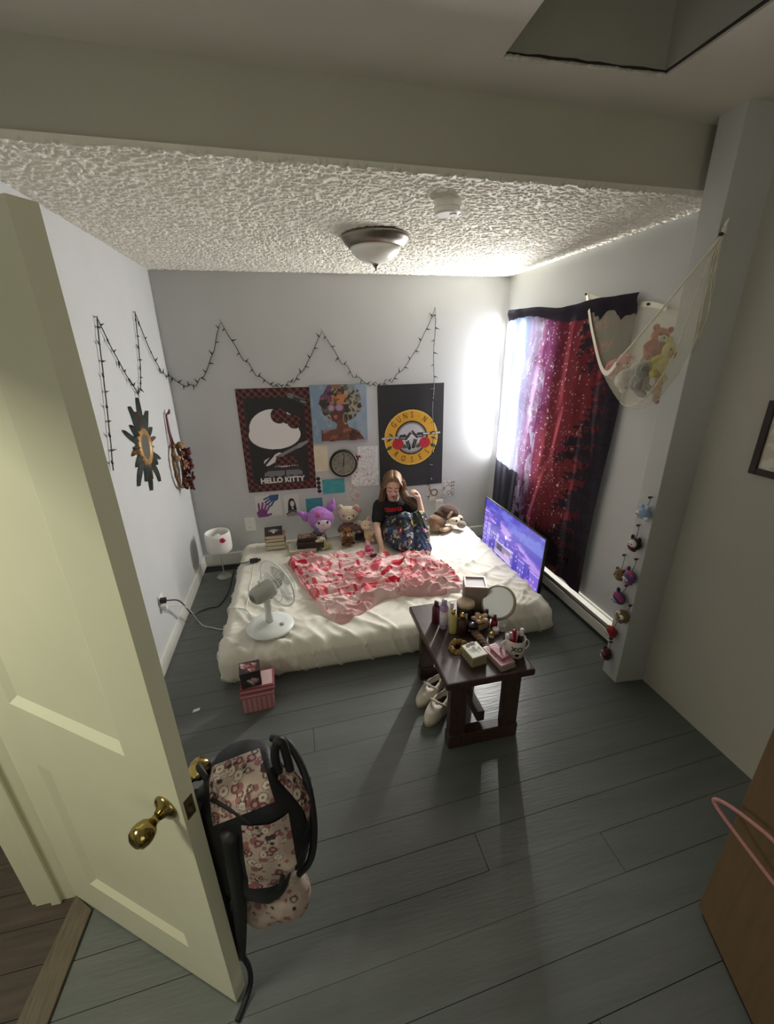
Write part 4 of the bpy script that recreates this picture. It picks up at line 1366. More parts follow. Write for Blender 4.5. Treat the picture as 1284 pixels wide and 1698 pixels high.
def bed_h(x, y):
    """top of the sheet"""
    h = .022 * wrinkle(x, y, -.9, 7, 1.4, 3) * np.clip((x - 1.5) * 1.2, .25, 1) + .020 * wrinkle(x, y, .75, 7, 1.3, 11) * np.clip((-.6 - y) * 1.5, .2, 1) + .011 * wrinkle(x, y, .1, 5, 1.8, 23) * np.clip((-.45 - y) * 3, .35, 1)
    h += .007 * wrinkle(x, y, 1.45, 7, 1.2, 31) * np.clip((.62 - x) * 5, 0, 1)
    return ZB + h - .006


def mattress():
    R, nx, ny, nz = .055, 190, 150, 26
    tot_v, tot_f = [], []

    def sheetface(n, m, f):
        u, v = np.meshgrid(np.linspace(0, 1, n + 1), np.linspace(0, 1, m + 1))
        P = f(u.ravel(), v.ravel())
        i = np.arange(n * m)
        a = (i // n) * (n + 1) + i % n
        F = np.stack([a, a + 1, a + n + 2, a + n + 1], 1) + sum(len(x) for x in tot_v)
        tot_v.append(P)
        tot_f.append(F)
    L_ = (BX1 - BX0, BY1 - BY0, ZB)
    one = lambda u: np.ones_like(u)
    sheetface(nx, ny, lambda u, v: P3(BX0 + u * L_[0], BY0 + v * L_[1], one(u) * ZB))
    sheetface(nx, nz, lambda u, v: P3(BX0 + u * L_[0], one(u) * BY0, v * ZB))
    sheetface(nx, nz, lambda u, v: P3(BX1 - u * L_[0], one(u) * BY1, v * ZB))
    sheetface(ny, nz, lambda u, v: P3(one(u) * BX1, BY0 + u * L_[1], v * ZB))
    sheetface(ny, nz, lambda u, v: P3(one(u) * BX0, BY1 - u * L_[1], v * ZB))
    P = np.concatenate(tot_v)
    F = np.concatenate(tot_f)
    lo, hi = np.array((BX0, BY0, -1)) + R, np.array((BX1, BY1, ZB)) - R
    C = np.clip(P, lo, hi)
    D = P - C
    n = np.linalg.norm(D, axis=1, keepdims=True)
    N = D / np.maximum(n, 1e-9)
    # corners of the plan are rounder
    Q = C + N * R
    x, y, z = Q.T
    cx, cy = (BX0 + BX1) / 2, (BY0 + BY1) / 2
    # sides bulge, tuck in under the mattress at the floor, with upright puckers
    side = np.clip(1 - np.abs(N[:, 2]) * 1.2, 0, 1)
    s_ = np.where(np.abs(N[:, 0]) > np.abs(N[:, 1]), y, x)
    puck = .020 * wrinkle(s_, z * .6 + .1 * s_, .55, 13, 2.0, 41) + .010 * (fbm(P3(s_ * 5, z * 2), 43, 3) - .5)
    bul = .020 * np.sin(PI * np.clip(z / ZB, 0, 1)) - .030 * np.exp(-(z / .03) ** 2)
    Q = Q + N * np.array((1, 1, 0)) * (side * (puck + bul))[:, None]
    top = np.clip(N[:, 2], 0, 1) ** 2
    Q[:, 2] += top * (bed_h(x, y) - ZB) * np.where(N[:, 2] > .05, 1, 0)
    Q[:, 1] = np.minimum(Q[:, 1], -.018)
    Q[:, 2] = np.maximum(Q[:, 2], .001)
    me = bpy.data.meshes.new('mattress')
    me.from_pydata(Q.tolist(), [], F.tolist())
    bm = bmesh.new()
    bm.from_mesh(me)
    bmesh.ops.remove_doubles(bm, verts=bm.verts, dist=.0008)
    bmesh.ops.recalc_face_normals(bm, faces=bm.faces)
    bm.to_mesh(me)
    bm.free()
    me.shade_smooth()
    return me


mt = thing('mattress', 'large mattress on the floor in a rumpled cream fitted sheet', 'mattress', (0, 0, 0))
link('fitted_sheet', mattress(), m_sheet, mt)
hem = [(BX0 + .115 + .004 * math.sin(k), y_, float(bed_h(np.array([BX0 + .115]), np.array([y_]))[0]) + .001) for k, y_ in enumerate(np.linspace(BY1 - .10, BY0 + .45, 26))]
part('seam', MB().tube(hem, .0035, 6), m_sheet, mt, smooth=True)
hem2 = [(x_, BY1 - .15 + .006 * math.sin(k * 1.3), float(bed_h(np.array([x_]), np.array([BY1 - .15]))[0]) + .001) for k, x_ in enumerate(np.linspace(BX0 + .1, BX0 + .75, 16))]
part('seam', MB().tube(hem2, .0035, 6), m_sheet, mt, smooth=True)

# ------------------------------------------------------------------ pink heart blanket
m_blanket = mat('soft_blanket', attr=True, rough=.95, sheen=.4, bump=.15, bscale=220)
top_c = curve([(.775, -.535), (1.0, -.50), (1.25, -.515), (1.50, -.60), (1.66, -.70), (1.82, -.75), (1.96, -.84), (2.05, -1.0)], 100)
bot_c = curve([(.790, -.62), (.90, -1.05), (1.02, -1.40), (1.13, -1.50), (1.30, -1.40), (1.45, -1.29), (1.60, -1.30), (1.75, -1.33), (1.92, -1.34), (2.055, -1.28)], 100)


def bl_xy(u, v):
    i = np.minimum((u * 100).astype(int), 99)
    f = (u * 100 - i)[:, None]
    a = top_c[i] * (1 - f) + top_c[i + 1] * f
    b = bot_c[i] * (1 - f) + bot_c[i + 1] * f
    return a * (1 - v[:, None]) + b * v[:, None]


def bl_pos(u, v):
    xy = bl_xy(u, v)
    x, y = xy.T
    x = x + .012 * (fbm(P3(u * 14, v * 14), 4, 2) - .5)
    y = y + .020 * (fbm(P3(u * 16, v * 12), 6, 2) - .5)
    # folds gather to a pinch near the middle of the lower edge
    px, py = 1.58, -1.20
    an = np.arctan2(y - py, x - px)
    d = np.hypot(x - px, y - py)
    fold = np.abs(np.sin(an * 6.0 + 2.2 * (fbm(P3(x * 3, y * 3), 8, 3) - .5) * 4)) ** 1.5
    h = .010 + .018 * fold * np.exp(-((d - .14) / .22) ** 2) + .018 * wrinkle(x, y, -.15, 2.2, 9, 12) + .022 * wrinkle(x, y, .35, 2.6, 8, 15) + .012 * wrinkle(x, y, .05, 4, 14, 19)
    h *= 1.5
    h += .045 * np.exp(-(((x - 1.78) / .22) ** 2 + ((y + .82) / .07) ** 2)) + .02 * np.exp(-(((x - .98) / .05) ** 2 + ((y + 1.1) / .4) ** 2))
    edge = np.minimum(np.minimum(u, 1 - u) * 1.2, np.minimum(v, 1 - v) * .8)
    h = h * np.clip(edge / .03, .0, 1) + .004
    z = np.maximum(bed_h(x, y), ZB - .001) + h
    z = np.where(edge < .002, bed_h(x, y) - .004, z)
    return P3(x, y, z)


def heart(px, py, cx, cy, s, ang):
    ca, sa = math.cos(ang), math.sin(ang)
    dx, dy = px - cx, py - cy
    X, Y = (dx * ca + dy * sa) / s, (-dx * sa + dy * ca) / s
    return (X * X + Y * Y - 1) ** 3 - X * X * Y ** 3 * 1.0


def bl_col(u, v):
    x, y = u * 1.35, -v * .78
    p = Paint(x, y, '#d2a3a3')
    p.m(fbm(P3(x * 4, y * 4), 3) > .52, '#dfc3c0', .8)
    r = random.Random(12)
    for k in range(34):
        cx, cy = (k % 8) * .175 + (.085 if (k // 8) % 2 else .02) + r.uniform(-.02, .02), -.06 - (k // 8) * .165 + r.uniform(-.02, .02)
        s, an = r.uniform(.048, .070), r.uniform(-.5, .5)
        f = heart(x, y, cx, cy, s, an)
        kind = k % 4
        if kind == 0:
            p.m(f < 0, '#c22f42')
        elif kind == 1:
            p.m(f < 0, '#cf5560').m(heart(x, y, cx, cy, s * .62, an) < 0, '#dd9a9c')
        elif kind == 2:
            p.m((f < 0) & (heart(x, y, cx, cy, s * .8, an) > 0), '#c2384a').m((np.abs(y - cy) < .007) & (np.abs(x - cx) < s * .5), '#c2384a')
        else:
            p.m(f < 0, '#d07078').m((np.mod((x + y) * 80, 1) < .35) & (f < 0), '#c84a58')
    for k in range(60):
        cx, cy = r.uniform(0, 1.35), -r.uniform(0, .78)
        p.seg(cx, cy, cx + r.uniform(-.06, .06), cy + r.uniform(-.03, .03), .005, '#c4485a')
    return p.c


bk_ = link('heart_blanket', grid_mesh('heart_blanket', 240, 150, bl_pos, bl_col), m_blanket)
bk_.data.flip_normals()
tag(bk_, 'crumpled pale pink blanket with red hearts spread across the mattress', 'blanket')


def bz(x, y):
    return float(bed_h(np.array([x]), np.array([y]))[0])


# ------------------------------------------------------------------ desk fan on the bed
m_fan = mat('fan_white_plastic', '#dfe2de', rough=.35)
m_fang = mat('fan_grey_plastic', '#a9aba3', rough=.4)
m_clear = mat('smoky_blade', '#9a9a92', rough=.2, alpha=.55)
fz = ZB + .015
fn = thing('desk_fan', 'white desk fan with wire cage standing on the mattress', 'fan', (.672, -1.435, fz))
part('base', MB().lathe([(0, 0), (.142, 0), (.148, .006), (.140, .016), (.10, .026), (.05, .034), (.035, .040), (0, .040)], 48), m_fan, fn, smooth=True)
part('speed_dial', MB().lathe([(0, .018), (.014, .018), (.014, .034), (0, .036)], 16, T((.075, -.035, .0))), m_fang, fn, smooth=True)
part('post', MB().lathe([(0, .03), (.026, .03), (.022, .10), (.020, .19), (0, .19)], 24), m_fan, fn, smooth=True)
ax = Vector((.76, .62, .10)).normalized()
hd = Vector((.0, 0, .262))
AX = Matrix.Translation(hd) @ align(ax)
part('neck', MB().caps((0, 0, .185), tuple(hd - Vector((0, 0, .03))), .024, .020, 12), m_fan, fn, smooth=True)
mh = part('motor_housing', MB().lathe([(0, -.098), (.028, -.098), (.044, -.090), (.054, -.070), (.058, -.02), (.058, .04), (.050, .052), (0, .052)], 36, AX), m_fang, fn, smooth=True)
part('vent_grille', MB().torus(.026, .003, 24, 6, AX @ T((0, 0, -.098))).torus(.016, .003, 20, 6, AX @ T((0, 0, -.099))).torus(.007, .003, 16, 6, AX @ T((0, 0, -.099))), mat('grey_groove', '#6f716b', rough=.5), mh)
part('oscillation_knob', MB().cyl(AX @ Vector((0, .0, .0)) + Vector((-.03, -.02, .055)), AX @ Vector((0, 0, 0)) + Vector((-.03, -.02, .082)), .006, .008, 12), m_fan, fn, smooth=True)
part('tilt_screw', MB().cyl(hd + Vector((.022, -.012, -.045)), hd + Vector((.034, -.018, -.045)), .007, n=12), m_slot, fn)
CR = .160
for nm, zc, dome in (('rear_cage', .060, -.03), ('front_cage', .120, .035)):
    g = MB()
    nr = 56
    for k in range(nr):
        a = 2 * PI * k / nr
        q = []
        for i in range(6):
            r = .045 + (CR - .045) * i / 5
            zz = zc + dome * (1 - (r / CR) ** 2) + (.010 if dome < 0 else -.012) * (i == 5)
            q.append(AX @ Vector((r * math.cos(a), r * math.sin(a), zz)))
        g.tube(q, .0011, 4)
    for r in (.046, .105):
        g.torus(r, .0018, 40, 5, AX @ T((0, 0, zc + dome * (1 - (r / CR) ** 2))))
    part(nm, g, m_fan, fn)
part('cage_rim', MB().torus(CR, .005, 56, 8, AX @ T((0, 0, .086))), m_fan, fn, smooth=True)
part('hub_badge', MB().lathe([(0, .150), (.046, .150), (.046, .156), (0, .158)], 28, AX), m_fan, fn)
bladehub = part('hub', MB().lathe([(0, .055), (.030, .055), (.030, .10), (.022, .112), (0, .114)], 20, AX), m_fang, fn, smooth=True)
for k in range(3):
    vs, fs = [], []
    for i in range(7):
        for j in range(9):
            r = .026 + .112 * i / 6
            a = k * 2 * PI / 3 + (-.62 + 1.24 * j / 8) * (.55 + .45 * math.sin(PI * min(1, (i + 1.2) / 7)))
            vs.append(AX @ Vector((r * math.cos(a), r * math.sin(a), .084 + .022 * (j / 8 - .5))))
    for i in range(6):
        for j in range(8):
            a = i * 9 + j
            fs.append((a, a + 1, a + 10, a + 9))
    part('blade', MB().add(vs, fs), m_clear, fn, smooth=True)

# ------------------------------------------------------------------ books and albums at the head of the bed
m_page = mat('page_edges', '#cfc4a8', rough=.9, noise=.15, nscale=3, stretch=(1, 1, 90))


def book(label, loc, w, d, h, cover, rz=0.0, group=None, rot=None, page=None, name='book'):
    t = thing(name, label, 'book', loc, rot or (0, 0, rz), group)
    mc = mat('cover_' + cover.strip('#'), cover, rough=.5, noise=.12, nscale=18)
    part('pages', MB().box((-w / 2 + .004, -d / 2 + .004, .0026), (w / 2 - .004, d / 2 - .003, h - .0026)), page or m_page, t)
    part('cover', MB().box((-w / 2, -d / 2, 0), (w / 2, d / 2, .0025)).box((-w / 2, -d / 2, h - .0025), (w / 2, d / 2, h)).box((-w / 2, d / 2 - .003, .0025), (w / 2, d / 2, h - .0025)), mc, t)
    return t


gb = 'books stacked at the head of the bed'
zz = ZB + .010
bx_, by_ = .675, -.225
for lab, h, cov, rz, dx in (('paperback with pale cover, lowest of the books beside the wall outlet', .034, '#b8b2a0', .02, 0), ('tan paperback, second from the bottom of the stack below the outlet', .036, '#8f6c46', -.03, .004),
                            ('brown paperback with light page edges in the middle of the stack', .030, '#5a4030', .03, -.003), ('slim brown paperback directly beneath the upright black book', .024, '#a0805e', -.02, .002)):
    book(lab, (bx_ + dx, by_, zz), .168, .125, h, cov, rz, gb)
    zz += h + .0008
bt = book('black book with a pale emblem leaning on top of the small stack', (bx_ - .008, by_ + .012, zz + .004), .152, .11, .022, '#2a2627', .04, gb, rot=(.42, 0, .04))
panel_print('emblem', .10, .07, 40, 28, lambda p: (p.m(np.ones(len(p.x), bool), '#2a2627'), p.ell(0, .004, .032, .018, '#9a9390'), p.ell(0, -.016, .010, .014, '#b5aea8'), p.seg(-.04, .006, .04, .006, .005, '#857d7b')), bt, z=.0226)
m_album = mat('cream_album', '#cdc8b6', rough=.6, noise=.06)
book('cream photo album lying under the dark keepsake box', (.905, -.315, ZB + .008), .235, .21, .026, '#cbc6b4', .05, gb, name='album')
bxk = thing('keepsake_box', 'flat dark brown keepsake box lying on the cream album', 'box', (.985, -.315, ZB + .0345), (0, 0, -.10))
m_dkbox = mat('dark_brown_card', '#2b2322', rough=.5, noise=.25, nscale=12)
part('body', MB().box((-.115, -.085, 0), (.115, .085, .040)), m_dkbox, bxk, bevel=.004)
part('lid', MB().box((-.119, -.089, .040), (.119, .089, .054)), m_dkbox, bxk, bevel=.004)
bxp = thing('photo_box', 'small brown printed box on top of the dark keepsake box', 'box', (.955, -.300, ZB + .0895), (0, 0, .06))
part('body', MB().box((-.080, -.055, 0), (.080, .055, .030)), mat('brown_card', '#4c3a31', rough=.5, noise=.3, nscale=20), bxp, bevel=.003)
panel_print('lid_print', .155, .106, 50, 36, lambda p: (p.m(np.ones(len(p.x), bool), '#6b5648'), p.m(fbm(P3(p.x * 50, p.y * 50), 5) > .52, '#b39a82', .8), p.m(fbm(P3(p.x * 60, p.y * 60), 8) > .58, '#2d2422', .9)), bxp, z=.0308)

# ------------------------------------------------------------------ plush toys along the head of the bed
G2 = 'plush toys at the head of the bed'
ZP = ZB + .004
plush('plush_rabbit', 'large purple plush rabbit with drooping ears beside the keepsake box', (1.050, -.205, ZP + .045), (-.12, .22, -.1), .10, [
    ('body', '#8d86a0', [((0.0, 0, .25), (.62, .55, .6)), ((-.55, -.35, .3), (.22, .26, .4), (0, .5, 0)), ((.6, -.3, .3), (.22, .26, .4), (0, -.5, 0))]),
    ('head', '#b179c6', [((0, 0, 1.85), (1.22, 1.02, 1.08)), ((0, .1, 1.4), (1.0, .8, .8))]),
    ('ear', '#a86fbf', [((-1.35, .05, 1.75), (.42, .32, .46)), ((-1.75, .0, 1.95), (.34, .24, .24), (0, .5, 0)), ((-2.05, -.02, 1.98), (.16, .14, .13))]),
    ('ear', '#a86fbf', [((.75, .05, 3.0), (.42, .32, .48)), ((.85, .03, 3.4), (.22, .2, .3)), ((.82, .02, 3.68), (.11, .1, .16))]),
    ('face_patch', '#dcd5dd', [((.22, -.62, 1.55), (.78, .46, .62), (0, .25, 0))]),
    ('flower_badge', '#c45a92', [((-.28, -.90, 2.30), (.26, .12, .26)), ((-.42, -.88, 2.22), (.16, .1, .16)), ((-.14, -.9, 2.2), (.16, .1, .16))]),
    ('eye', None, [((-.12, -1.02, 1.62), (.10, .06, .13))]), ('eye', None, [((.62, -.97, 1.80), (.10, .06, .13))]), ('nose', '#c985a0', [((.27, -1.08, 1.52), (.09, .07, .07))]),
    ('foot', '#8d86a0', [((-.4, -.6, -.05), (.3, .42, .28))]), ('foot', '#8d86a0', [((.45, -.6, -.05), (.3, .42, .28))]),
    ('bib', '#c9a6c9', [((.28, -.62, .95), (.36, .3, .32))])], G2)
plush('plush_kitten', 'green and cream small plush animal in front of the purple rabbit', (1.110, -.372, ZP + .035), (-.1, -.1, .3), .040, [
    ('body', '#a9ab78', [((0, 0, 0), (1.0, .85, .95)), ((-.8, -.5, -.4), (.42, .5, .35)), ((.8, -.5, -.4), (.42, .5, .35))]),
    ('head', '#c9bfa6', [((-.75, .1, 1.45), (1.0, .82, .85)), ((-1.65, -.1, 1.55), (.6, .4, .35), (0, .25, 0))]), ('ear', '#8f8a5c', [((-1.2, .1, 2.1), (.42, .25, .5), (0, -.6, 0))]), ('ear', '#8f8a5c', [((-.2, .1, 2.15), (.35, .25, .5), (0, .4, 0))]),
    ('eye', None, [((-1.0, -.66, 1.55), .12)]), ('eye', None, [((-.45, -.66, 1.5), .12)])], G2)
plush('plush_bear', 'cream plush bear with pink ear ribbon against the back wall', (1.340, -.150, ZP + .06), (-.12, .06, -.1), .088, [
    ('body', '#8a6b62', [((0, 0, .2), (.85, .7, .85)), ((-.8, -.35, .3), (.3, .3, .5), (0, .5, 0)), ((.8, -.35, .3), (.3, .3, .5), (0, -.5, 0))]),
    ('head', '#cfc3ad', [((0, 0, 1.75), (1.18, .9, .92))]), ('ear', '#c4b79f', [((-.85, .05, 2.48), (.34, .22, .34))]), ('ear', '#c4b79f', [((.82, .05, 2.48), (.34, .22, .34))]),
    ('ribbon', '#c98d90', [((.75, -.3, 2.55), (.28, .2, .32)), ((1.1, -.3, 2.25), (.3, .2, .28)), ((.88, -.38, 2.4), (.14, .14, .14))]),
    ('muzzle', '#e0d7c4', [((.05, -.78, 1.52), (.40, .28, .30))]), ('nose', None, [((.05, -1.04, 1.60), (.10, .07, .07))])] + face(.50, -.80, 1.80, .085) + [
    ('foot', '#cfc3ad', [((-.55, -.75, -.3), (.36, .5, .34))]), ('foot', '#cfc3ad', [((.5, -.75, -.3), (.36, .5, .34))])], G2)
plush('plush_tiger', 'brown striped plush tiger cub in front of the cream bear', (1.305, -.345, ZP + .045), (-.1, 0, .1), .058, [
    ('body', '#7a5636', [((0, 0, 0), (.85, .7, .95)), ((-.75, -.5, -.3), (.32, .6, .32)), ((.7, -.5, -.3), (.32, .6, .32)), ((-.7, -.2, .4), (.25, .3, .5), (0, .5, 0)), ((.7, -.2, .4), (.25, .3, .5), (0, -.5, 0))]),
    ('head', '#855f3c', [((.15, -.1, 1.35), (.85, .75, .75))]), ('ear', '#6a4728', [((-.5, 0, 1.98), .25)]), ('ear', '#6a4728', [((.75, 0, 1.95), .25)]), ('muzzle', '#c9b08a', [((.25, -.75, 1.15), (.42, .3, .28))]), ('nose', None, [((.28, -1.02, 1.25), (.14, .1, .1))]),
    ('stripe', '#231a15', [((-.35, -.68, 1.62), (.09, .08, .26), (0, -.5, 0))]), ('stripe', '#231a15', [((.65, -.68, 1.65), (.09, .08, .26), (0, .5, 0))]), ('stripe', '#231a15', [((.0, -.66, .35), (.5, .09, .09))]), ('stripe', '#231a15', [((0, -.70, .0), (.55, .09, .09))]), ('stripe', '#231a15', [((-.78, -.95, -.2), (.30, .09, .26))]), ('stripe', '#231a15', [((.72, -.95, -.2), (.30, .09, .26))])] + face(.25, -.80, 1.50, .09), G2)
plush('plush_cat', 'dark plum and black plush cat lying beside the tiger cub', (1.440, -.270, ZP + .045), (-.1, 0, -.3), .058, [
    ('body', '#2b2228', [((0, 0, 0), (.95, .8, .75)), ((.6, -.6, -.3), (.4, .5, .3)), ((-.5, -.6, -.3), (.4, .5, .3))]), ('head', '#6b5258', [((-.15, -.1, 1.05), (.8, .7, .68))]), ('ear', '#574046', [((-.65, 0, 1.65), (.25, .18, .32), (0, -.4, 0))]), ('ear', '#574046', [((.35, 0, 1.65), (.25, .18, .32), (0, .4, 0))]), ('muzzle', '#b89c94', [((-.15, -.72, .9), (.3, .2, .2))])] + face(.25, -.72, 1.15, .08), G2)
plush('plush_bunny', 'cream plush bunny standing between the dark cat and the girl', (1.508, -.330, ZP + .05), (-.18, -.12, .1), .062, [
    ('body', '#d3bc9c', [((0, 0, .3), (.72, .65, 1.1)), ((-.45, -.4, -.5), (.34, .5, .34)), ((.4, -.4, -.5), (.34, .5, .34)), ((.5, -.5, .5), (.3, .35, .3))]), ('head', '#d8c3a4', [((-.1, -.05, 1.85), (.82, .72, .78))]),
    ('ear', '#d0b696', [((-.75, .0, 2.35), (.26, .18, .6), (0, -.8, 0))]), ('ear', '#c9a491', [((.35, .05, 2.55), (.26, .18, .62), (0, .35, 0))]), ('muzzle', '#e3d3ba', [((-.1, -.72, 1.65), (.36, .24, .26))]), ('nose', '#b47a74', [((-.1, -.94, 1.74), (.09, .07, .07))])] + face(.32, -.70, 1.98, .08), G2)
plush('plush_mouse', 'small bright pink plush lying by the hand of the girl', (1.470, -.545, ZP + .03), (0, .3, .4), .040, [
    ('body', '#c2608c', [((0, 0, 0), (1.1, .9, .8))]), ('head', '#d98ea6', [((-.55, .3, .95), (.7, .65, .6))]), ('ear', '#d98ea6', [((-1.0, .3, 1.5), .25)]), ('ear', '#d98ea6', [((-.2, .3, 1.55), .25)])] + face(.2, -.34, 1.05, .08), G2)
# plush monkey lying on its side, brown hood with cream face
plush('plush_monkey', 'brown and cream plush monkey slumped at the far end of the bed', (2.290, -.225, ZP + .062), (0, 0, .15), .10, [
    ('hood', '#4b352c', [((.35, .25, 1.0), (1.15, .92, .82), (0, .25, 0)), ((-.45, .25, .85), (.75, .7, .6))]),
    ('face_patch', '#cfbfa6', [((.55, -.55, .35), (.75, .42, .42), (0, .35, 0)), ((1.15, -.4, .45), (.42, .34, .34))]),
    ('snout', '#8f8577', [((1.18, -.82, -.02), (.52, .42, .38), (0, .3, 0))]),
    ('ear', '#b99c82', [((.02, -.55, 1.05), (.16, .14, .42), (0, .65, 0))]),
    ('eye', None, [((1.22, -.72, .50), (.10, .08, .12))]), ('eye', None, [((.55, -.98, .50), (.09, .07, .10))]),
    ('body', '#8f7158', [((-.95, .1, .3), (.95, .8, .75)), ((-1.35, -.25, -.05), (.6, .55, .45)), ((-.55, -.7, -.25), (.75, .32, .24), (0, 0, .35))]),
    ('arm', '#c7ab8c', [((-.35, -.85, -.22), (.78, .22, .22), (0, .12, .45))])], G2)

# ------------------------------------------------------------------ plug, cords, games controller
m_black = mat('black_rubber', '#1a1a1c', rough=.5)
m_wcord = mat('white_cord', '#d3d2c8', rough=.5)
pg = thing('power_cable', 'black power cable from the left wall outlet to a connector on the mattress', 'cable', (0, 0, 0))
q = curve([(.016, -1.235, .395), (.045, -1.215, .385), (.075, -1.10, .30), (.075, -.90, .06), (.095, -.79, .008), (.155, -.755, .008), (.225, -.74, .008), (.268, -.60, .010), (.290, -.52, .04), (.335, -.50, .165), (.375, -.500, .228), (.432, -.485, ZB + .012), (.465, -.480, ZB + .018)], 90)
part('cord', MB().tube([tuple(x) for x in q], .0042, 8), m_black, pg, smooth=True)
part('connector', MB().box((-.032, -.016, 0), (.034, .016, .028), T((.500, -.476, ZB + .005), (0, 0, .1))).box((-.012, -.026, .004), (.010, .026, .024), T((.500, -.476, ZB + .005), (0, 0, .1))).cyl((.532, -.473, ZB + .018), (.556, -.470, ZB + .018), .011, n=10), m_black, pg, bevel=.003)
part('plug', MB().box((.006, -.014, -.016), (.042, .014, .016), T((0, -1.235, .400))), m_black, pg, bevel=.004)
wc = thing('fan_cord', 'white power cord running from the left wall outlet up to the fan', 'cord', (0, 0, 0))
q = curve([(.016, -1.235, .348), (.045, -1.20, .335), (.08, -1.02, .20), (.11, -.93, .02), (.155, -.985, .006), (.225, -1.025, .006), (.285, -1.06, .006), (.345, -1.08, .02), (.362, -1.10, .12), (.372, -1.13, .215), (.42, -1.16, ZB + .010), (.50, -1.20, ZB + .012), (.56, -1.33, ZB + .012)], 90)
part('cord', MB().tube([tuple(x) for x in q], .0036, 8), m_wcord, wc, smooth=True)
part('plug', MB().box((.006, -.013, -.015), (.038, .013, .015), T((0, -1.235, .349))), m_plastic, wc, bevel=.004)
gc = thing('headset_cable', 'dark cable with an inline controller lying on the heart blanket', 'cable', (0, 0, 0))
hz = lambda x, y: bz(x, y) + .055
q = curve([(1.470, -.585, ZB + .055), (1.44, -.62, ZB + .06), (1.40, -.66, ZB + .062), (1.43, -.72, ZB + .060), (1.50, -.70, ZB + .060), (1.56, -.70, ZB + .06)], 40)
part('cord', MB().tube([tuple(x) for x in q], .003, 6), m_black, gc, smooth=True)
part('inline_control', MB().box((-.028, -.014, 0), (.028, .014, .02), T((1.475, -.715, ZB + .050), (0, 0, .2))), m_black, gc, bevel=.004)

# ------------------------------------------------------------------ small lamp in the corner
lm = thing('table_lamp', 'small clear stemmed lamp with white drum shade and pink flower, in the corner', 'lamp', (.205, -.255, 0))
m_acr = mat('clear_acrylic', '#c8ccc8', rough=.12, alpha=.45)
m_shade = mat('white_fabric_shade', '#e8e6e2', rough=.9, subs=.1, bump=.2, bscale=150)
part('base', MB().lathe([(0, 0), (.062, 0), (.066, .006), (.060, .014), (.016, .020), (0, .020)], 28), m_acr, lm, smooth=True)
for k in range(4):
    a = k * PI / 2 + .5
    part('foot', MB().cyl((.045 * math.cos(a), .045 * math.sin(a), .001), (.02 * math.cos(a), .02 * math.sin(a), .03), .008, .005, 8), m_acr, lm, smooth=True)
part('stem', MB().cyl((0, 0, .018), (0, 0, .345), .006, n=10), m_acr, lm, smooth=True)
part('lamp_shade', MB().lathe([(.098, .265), (.103, .272), (.107, .30), (.105, .40), (.101, .432), (.096, .436), (.092, .432), (.095, .40), (.097, .30), (.095, .272), (.098, .265)], 40), m_shade, lm, smooth=True)
part('bulb', MB().ell((0, 0, .385), (.028, .028, .032), n=18).cyl((0, 0, .335), (0, 0, .362), .014, n=14), m_frost, lm, smooth=True)
m_hot = mat('hot_pink_felt', '#c8386a', rough=.9, bump=.3)
fl_ = MB()
for k in range(5):
    a = 2 * PI * k / 5
    fl_.ell((.052 + .0, -.098, .392), .002)
    fl_.ell((.052 + .014 * math.cos(a), -.096, .392 + .012 * math.sin(a)), (.013, .007, .012), n=10)
part('flower', fl_, m_hot, lm, smooth=True, label='hot pink felt flower')

# ------------------------------------------------------------------ the girl sitting on the bed with her knees drawn up
m_skin = mat('skin', '#d6ae9b', rough=.55, subs=.15, noise=.04, nscale=25)
m_hair = mat('brown_hair', '#5a402f', rough=.75, noise=.35, nscale=10, stretch=(9, 9, 1), sheen=.2)
m_hair2 = mat('light_brown_hair', '#7a5c42', rough=.42, noise=.25, nscale=20)
m_shirt = mat('black_tshirt', attr=True, rough=.9, bump=.1, bscale=200)
m_pants = mat('printed_pajama', attr=True, rough=.9, bump=.08, bscale=200)
pe = thing('person', 'long haired girl in black t-shirt and colourful pajamas sitting on the bed looking down', 'person', (0, 0, 0))
HM = Matrix.Translation((1.752, -.262, .722)) @ Matrix.Rotation(-.20, 4, 'Z') @ Matrix.Rotation(.30, 4, 'X') @ Matrix.Rotation(.06, 4, 'Y')
hp = lambda x, y, z: tuple(HM @ Vector((x, y, z)))
hrot = HM.to_euler()
b = MB()


def hell(mb, c, r, n=16):
    k = max(5, n // 2)
    t = MB().ell((0, 0, 0), r, (0, 0, 0), n)
    mb.add(t.v, t.f, HM @ Matrix.Translation(c))


hell(b, (0, .012, .025), (.072, .090, .086))
hell(b, (0, -.020, -.040), (.059, .064, .072))
hell(b, (0, -.050, -.098), (.024, .024, .020))
for s in (-1, 1):
    hell(b, (.030 * s, -.052, -.042), (.027, .026, .026))
    hell(b, (.030 * s, -.070, .000), (.0165, .0145, .0115))
    hell(b, (.075 * s, .012, -.018), (.008, .018, .029))
    b.caps(hp(.012 * s, -.076, .022), hp(.046 * s, -.062, .020), .008, .007)
b.caps(hp(0, -.080, .004), hp(0, -.096, -.030), .0075, .0115)
hell(b, (.011, -.084, -.034), (.008, .008, .007))
hell(b, (-.011, -.084, -.034), (.008, .008, .007))
hell(b, (0, -.074, -.062), (.020, .012, .009))
hell(b, (0, -.071, -.074), (.017, .012, .007))
NB = (1.766, -.208, .565)
b.caps(hp(0, .025, -.06), NB, .046, .052)
SR, SL = (1.640, -.200, .520), (1.898, -.200, .515)
ER, WR = (1.580, -.325, .362), (1.578, -.555, .268)
EL, WL = (1.992, -.375, .452), (1.972, -.345, .598)
b.caps(SR, SL, .040, .040)
b.caps(NB, (1.765, -.19, .44), .050, .065)
b.ell((1.765, -.180, .43), (.115, .062, .11)).ell((1.765, -.205, .32), (.12, .085, .10))
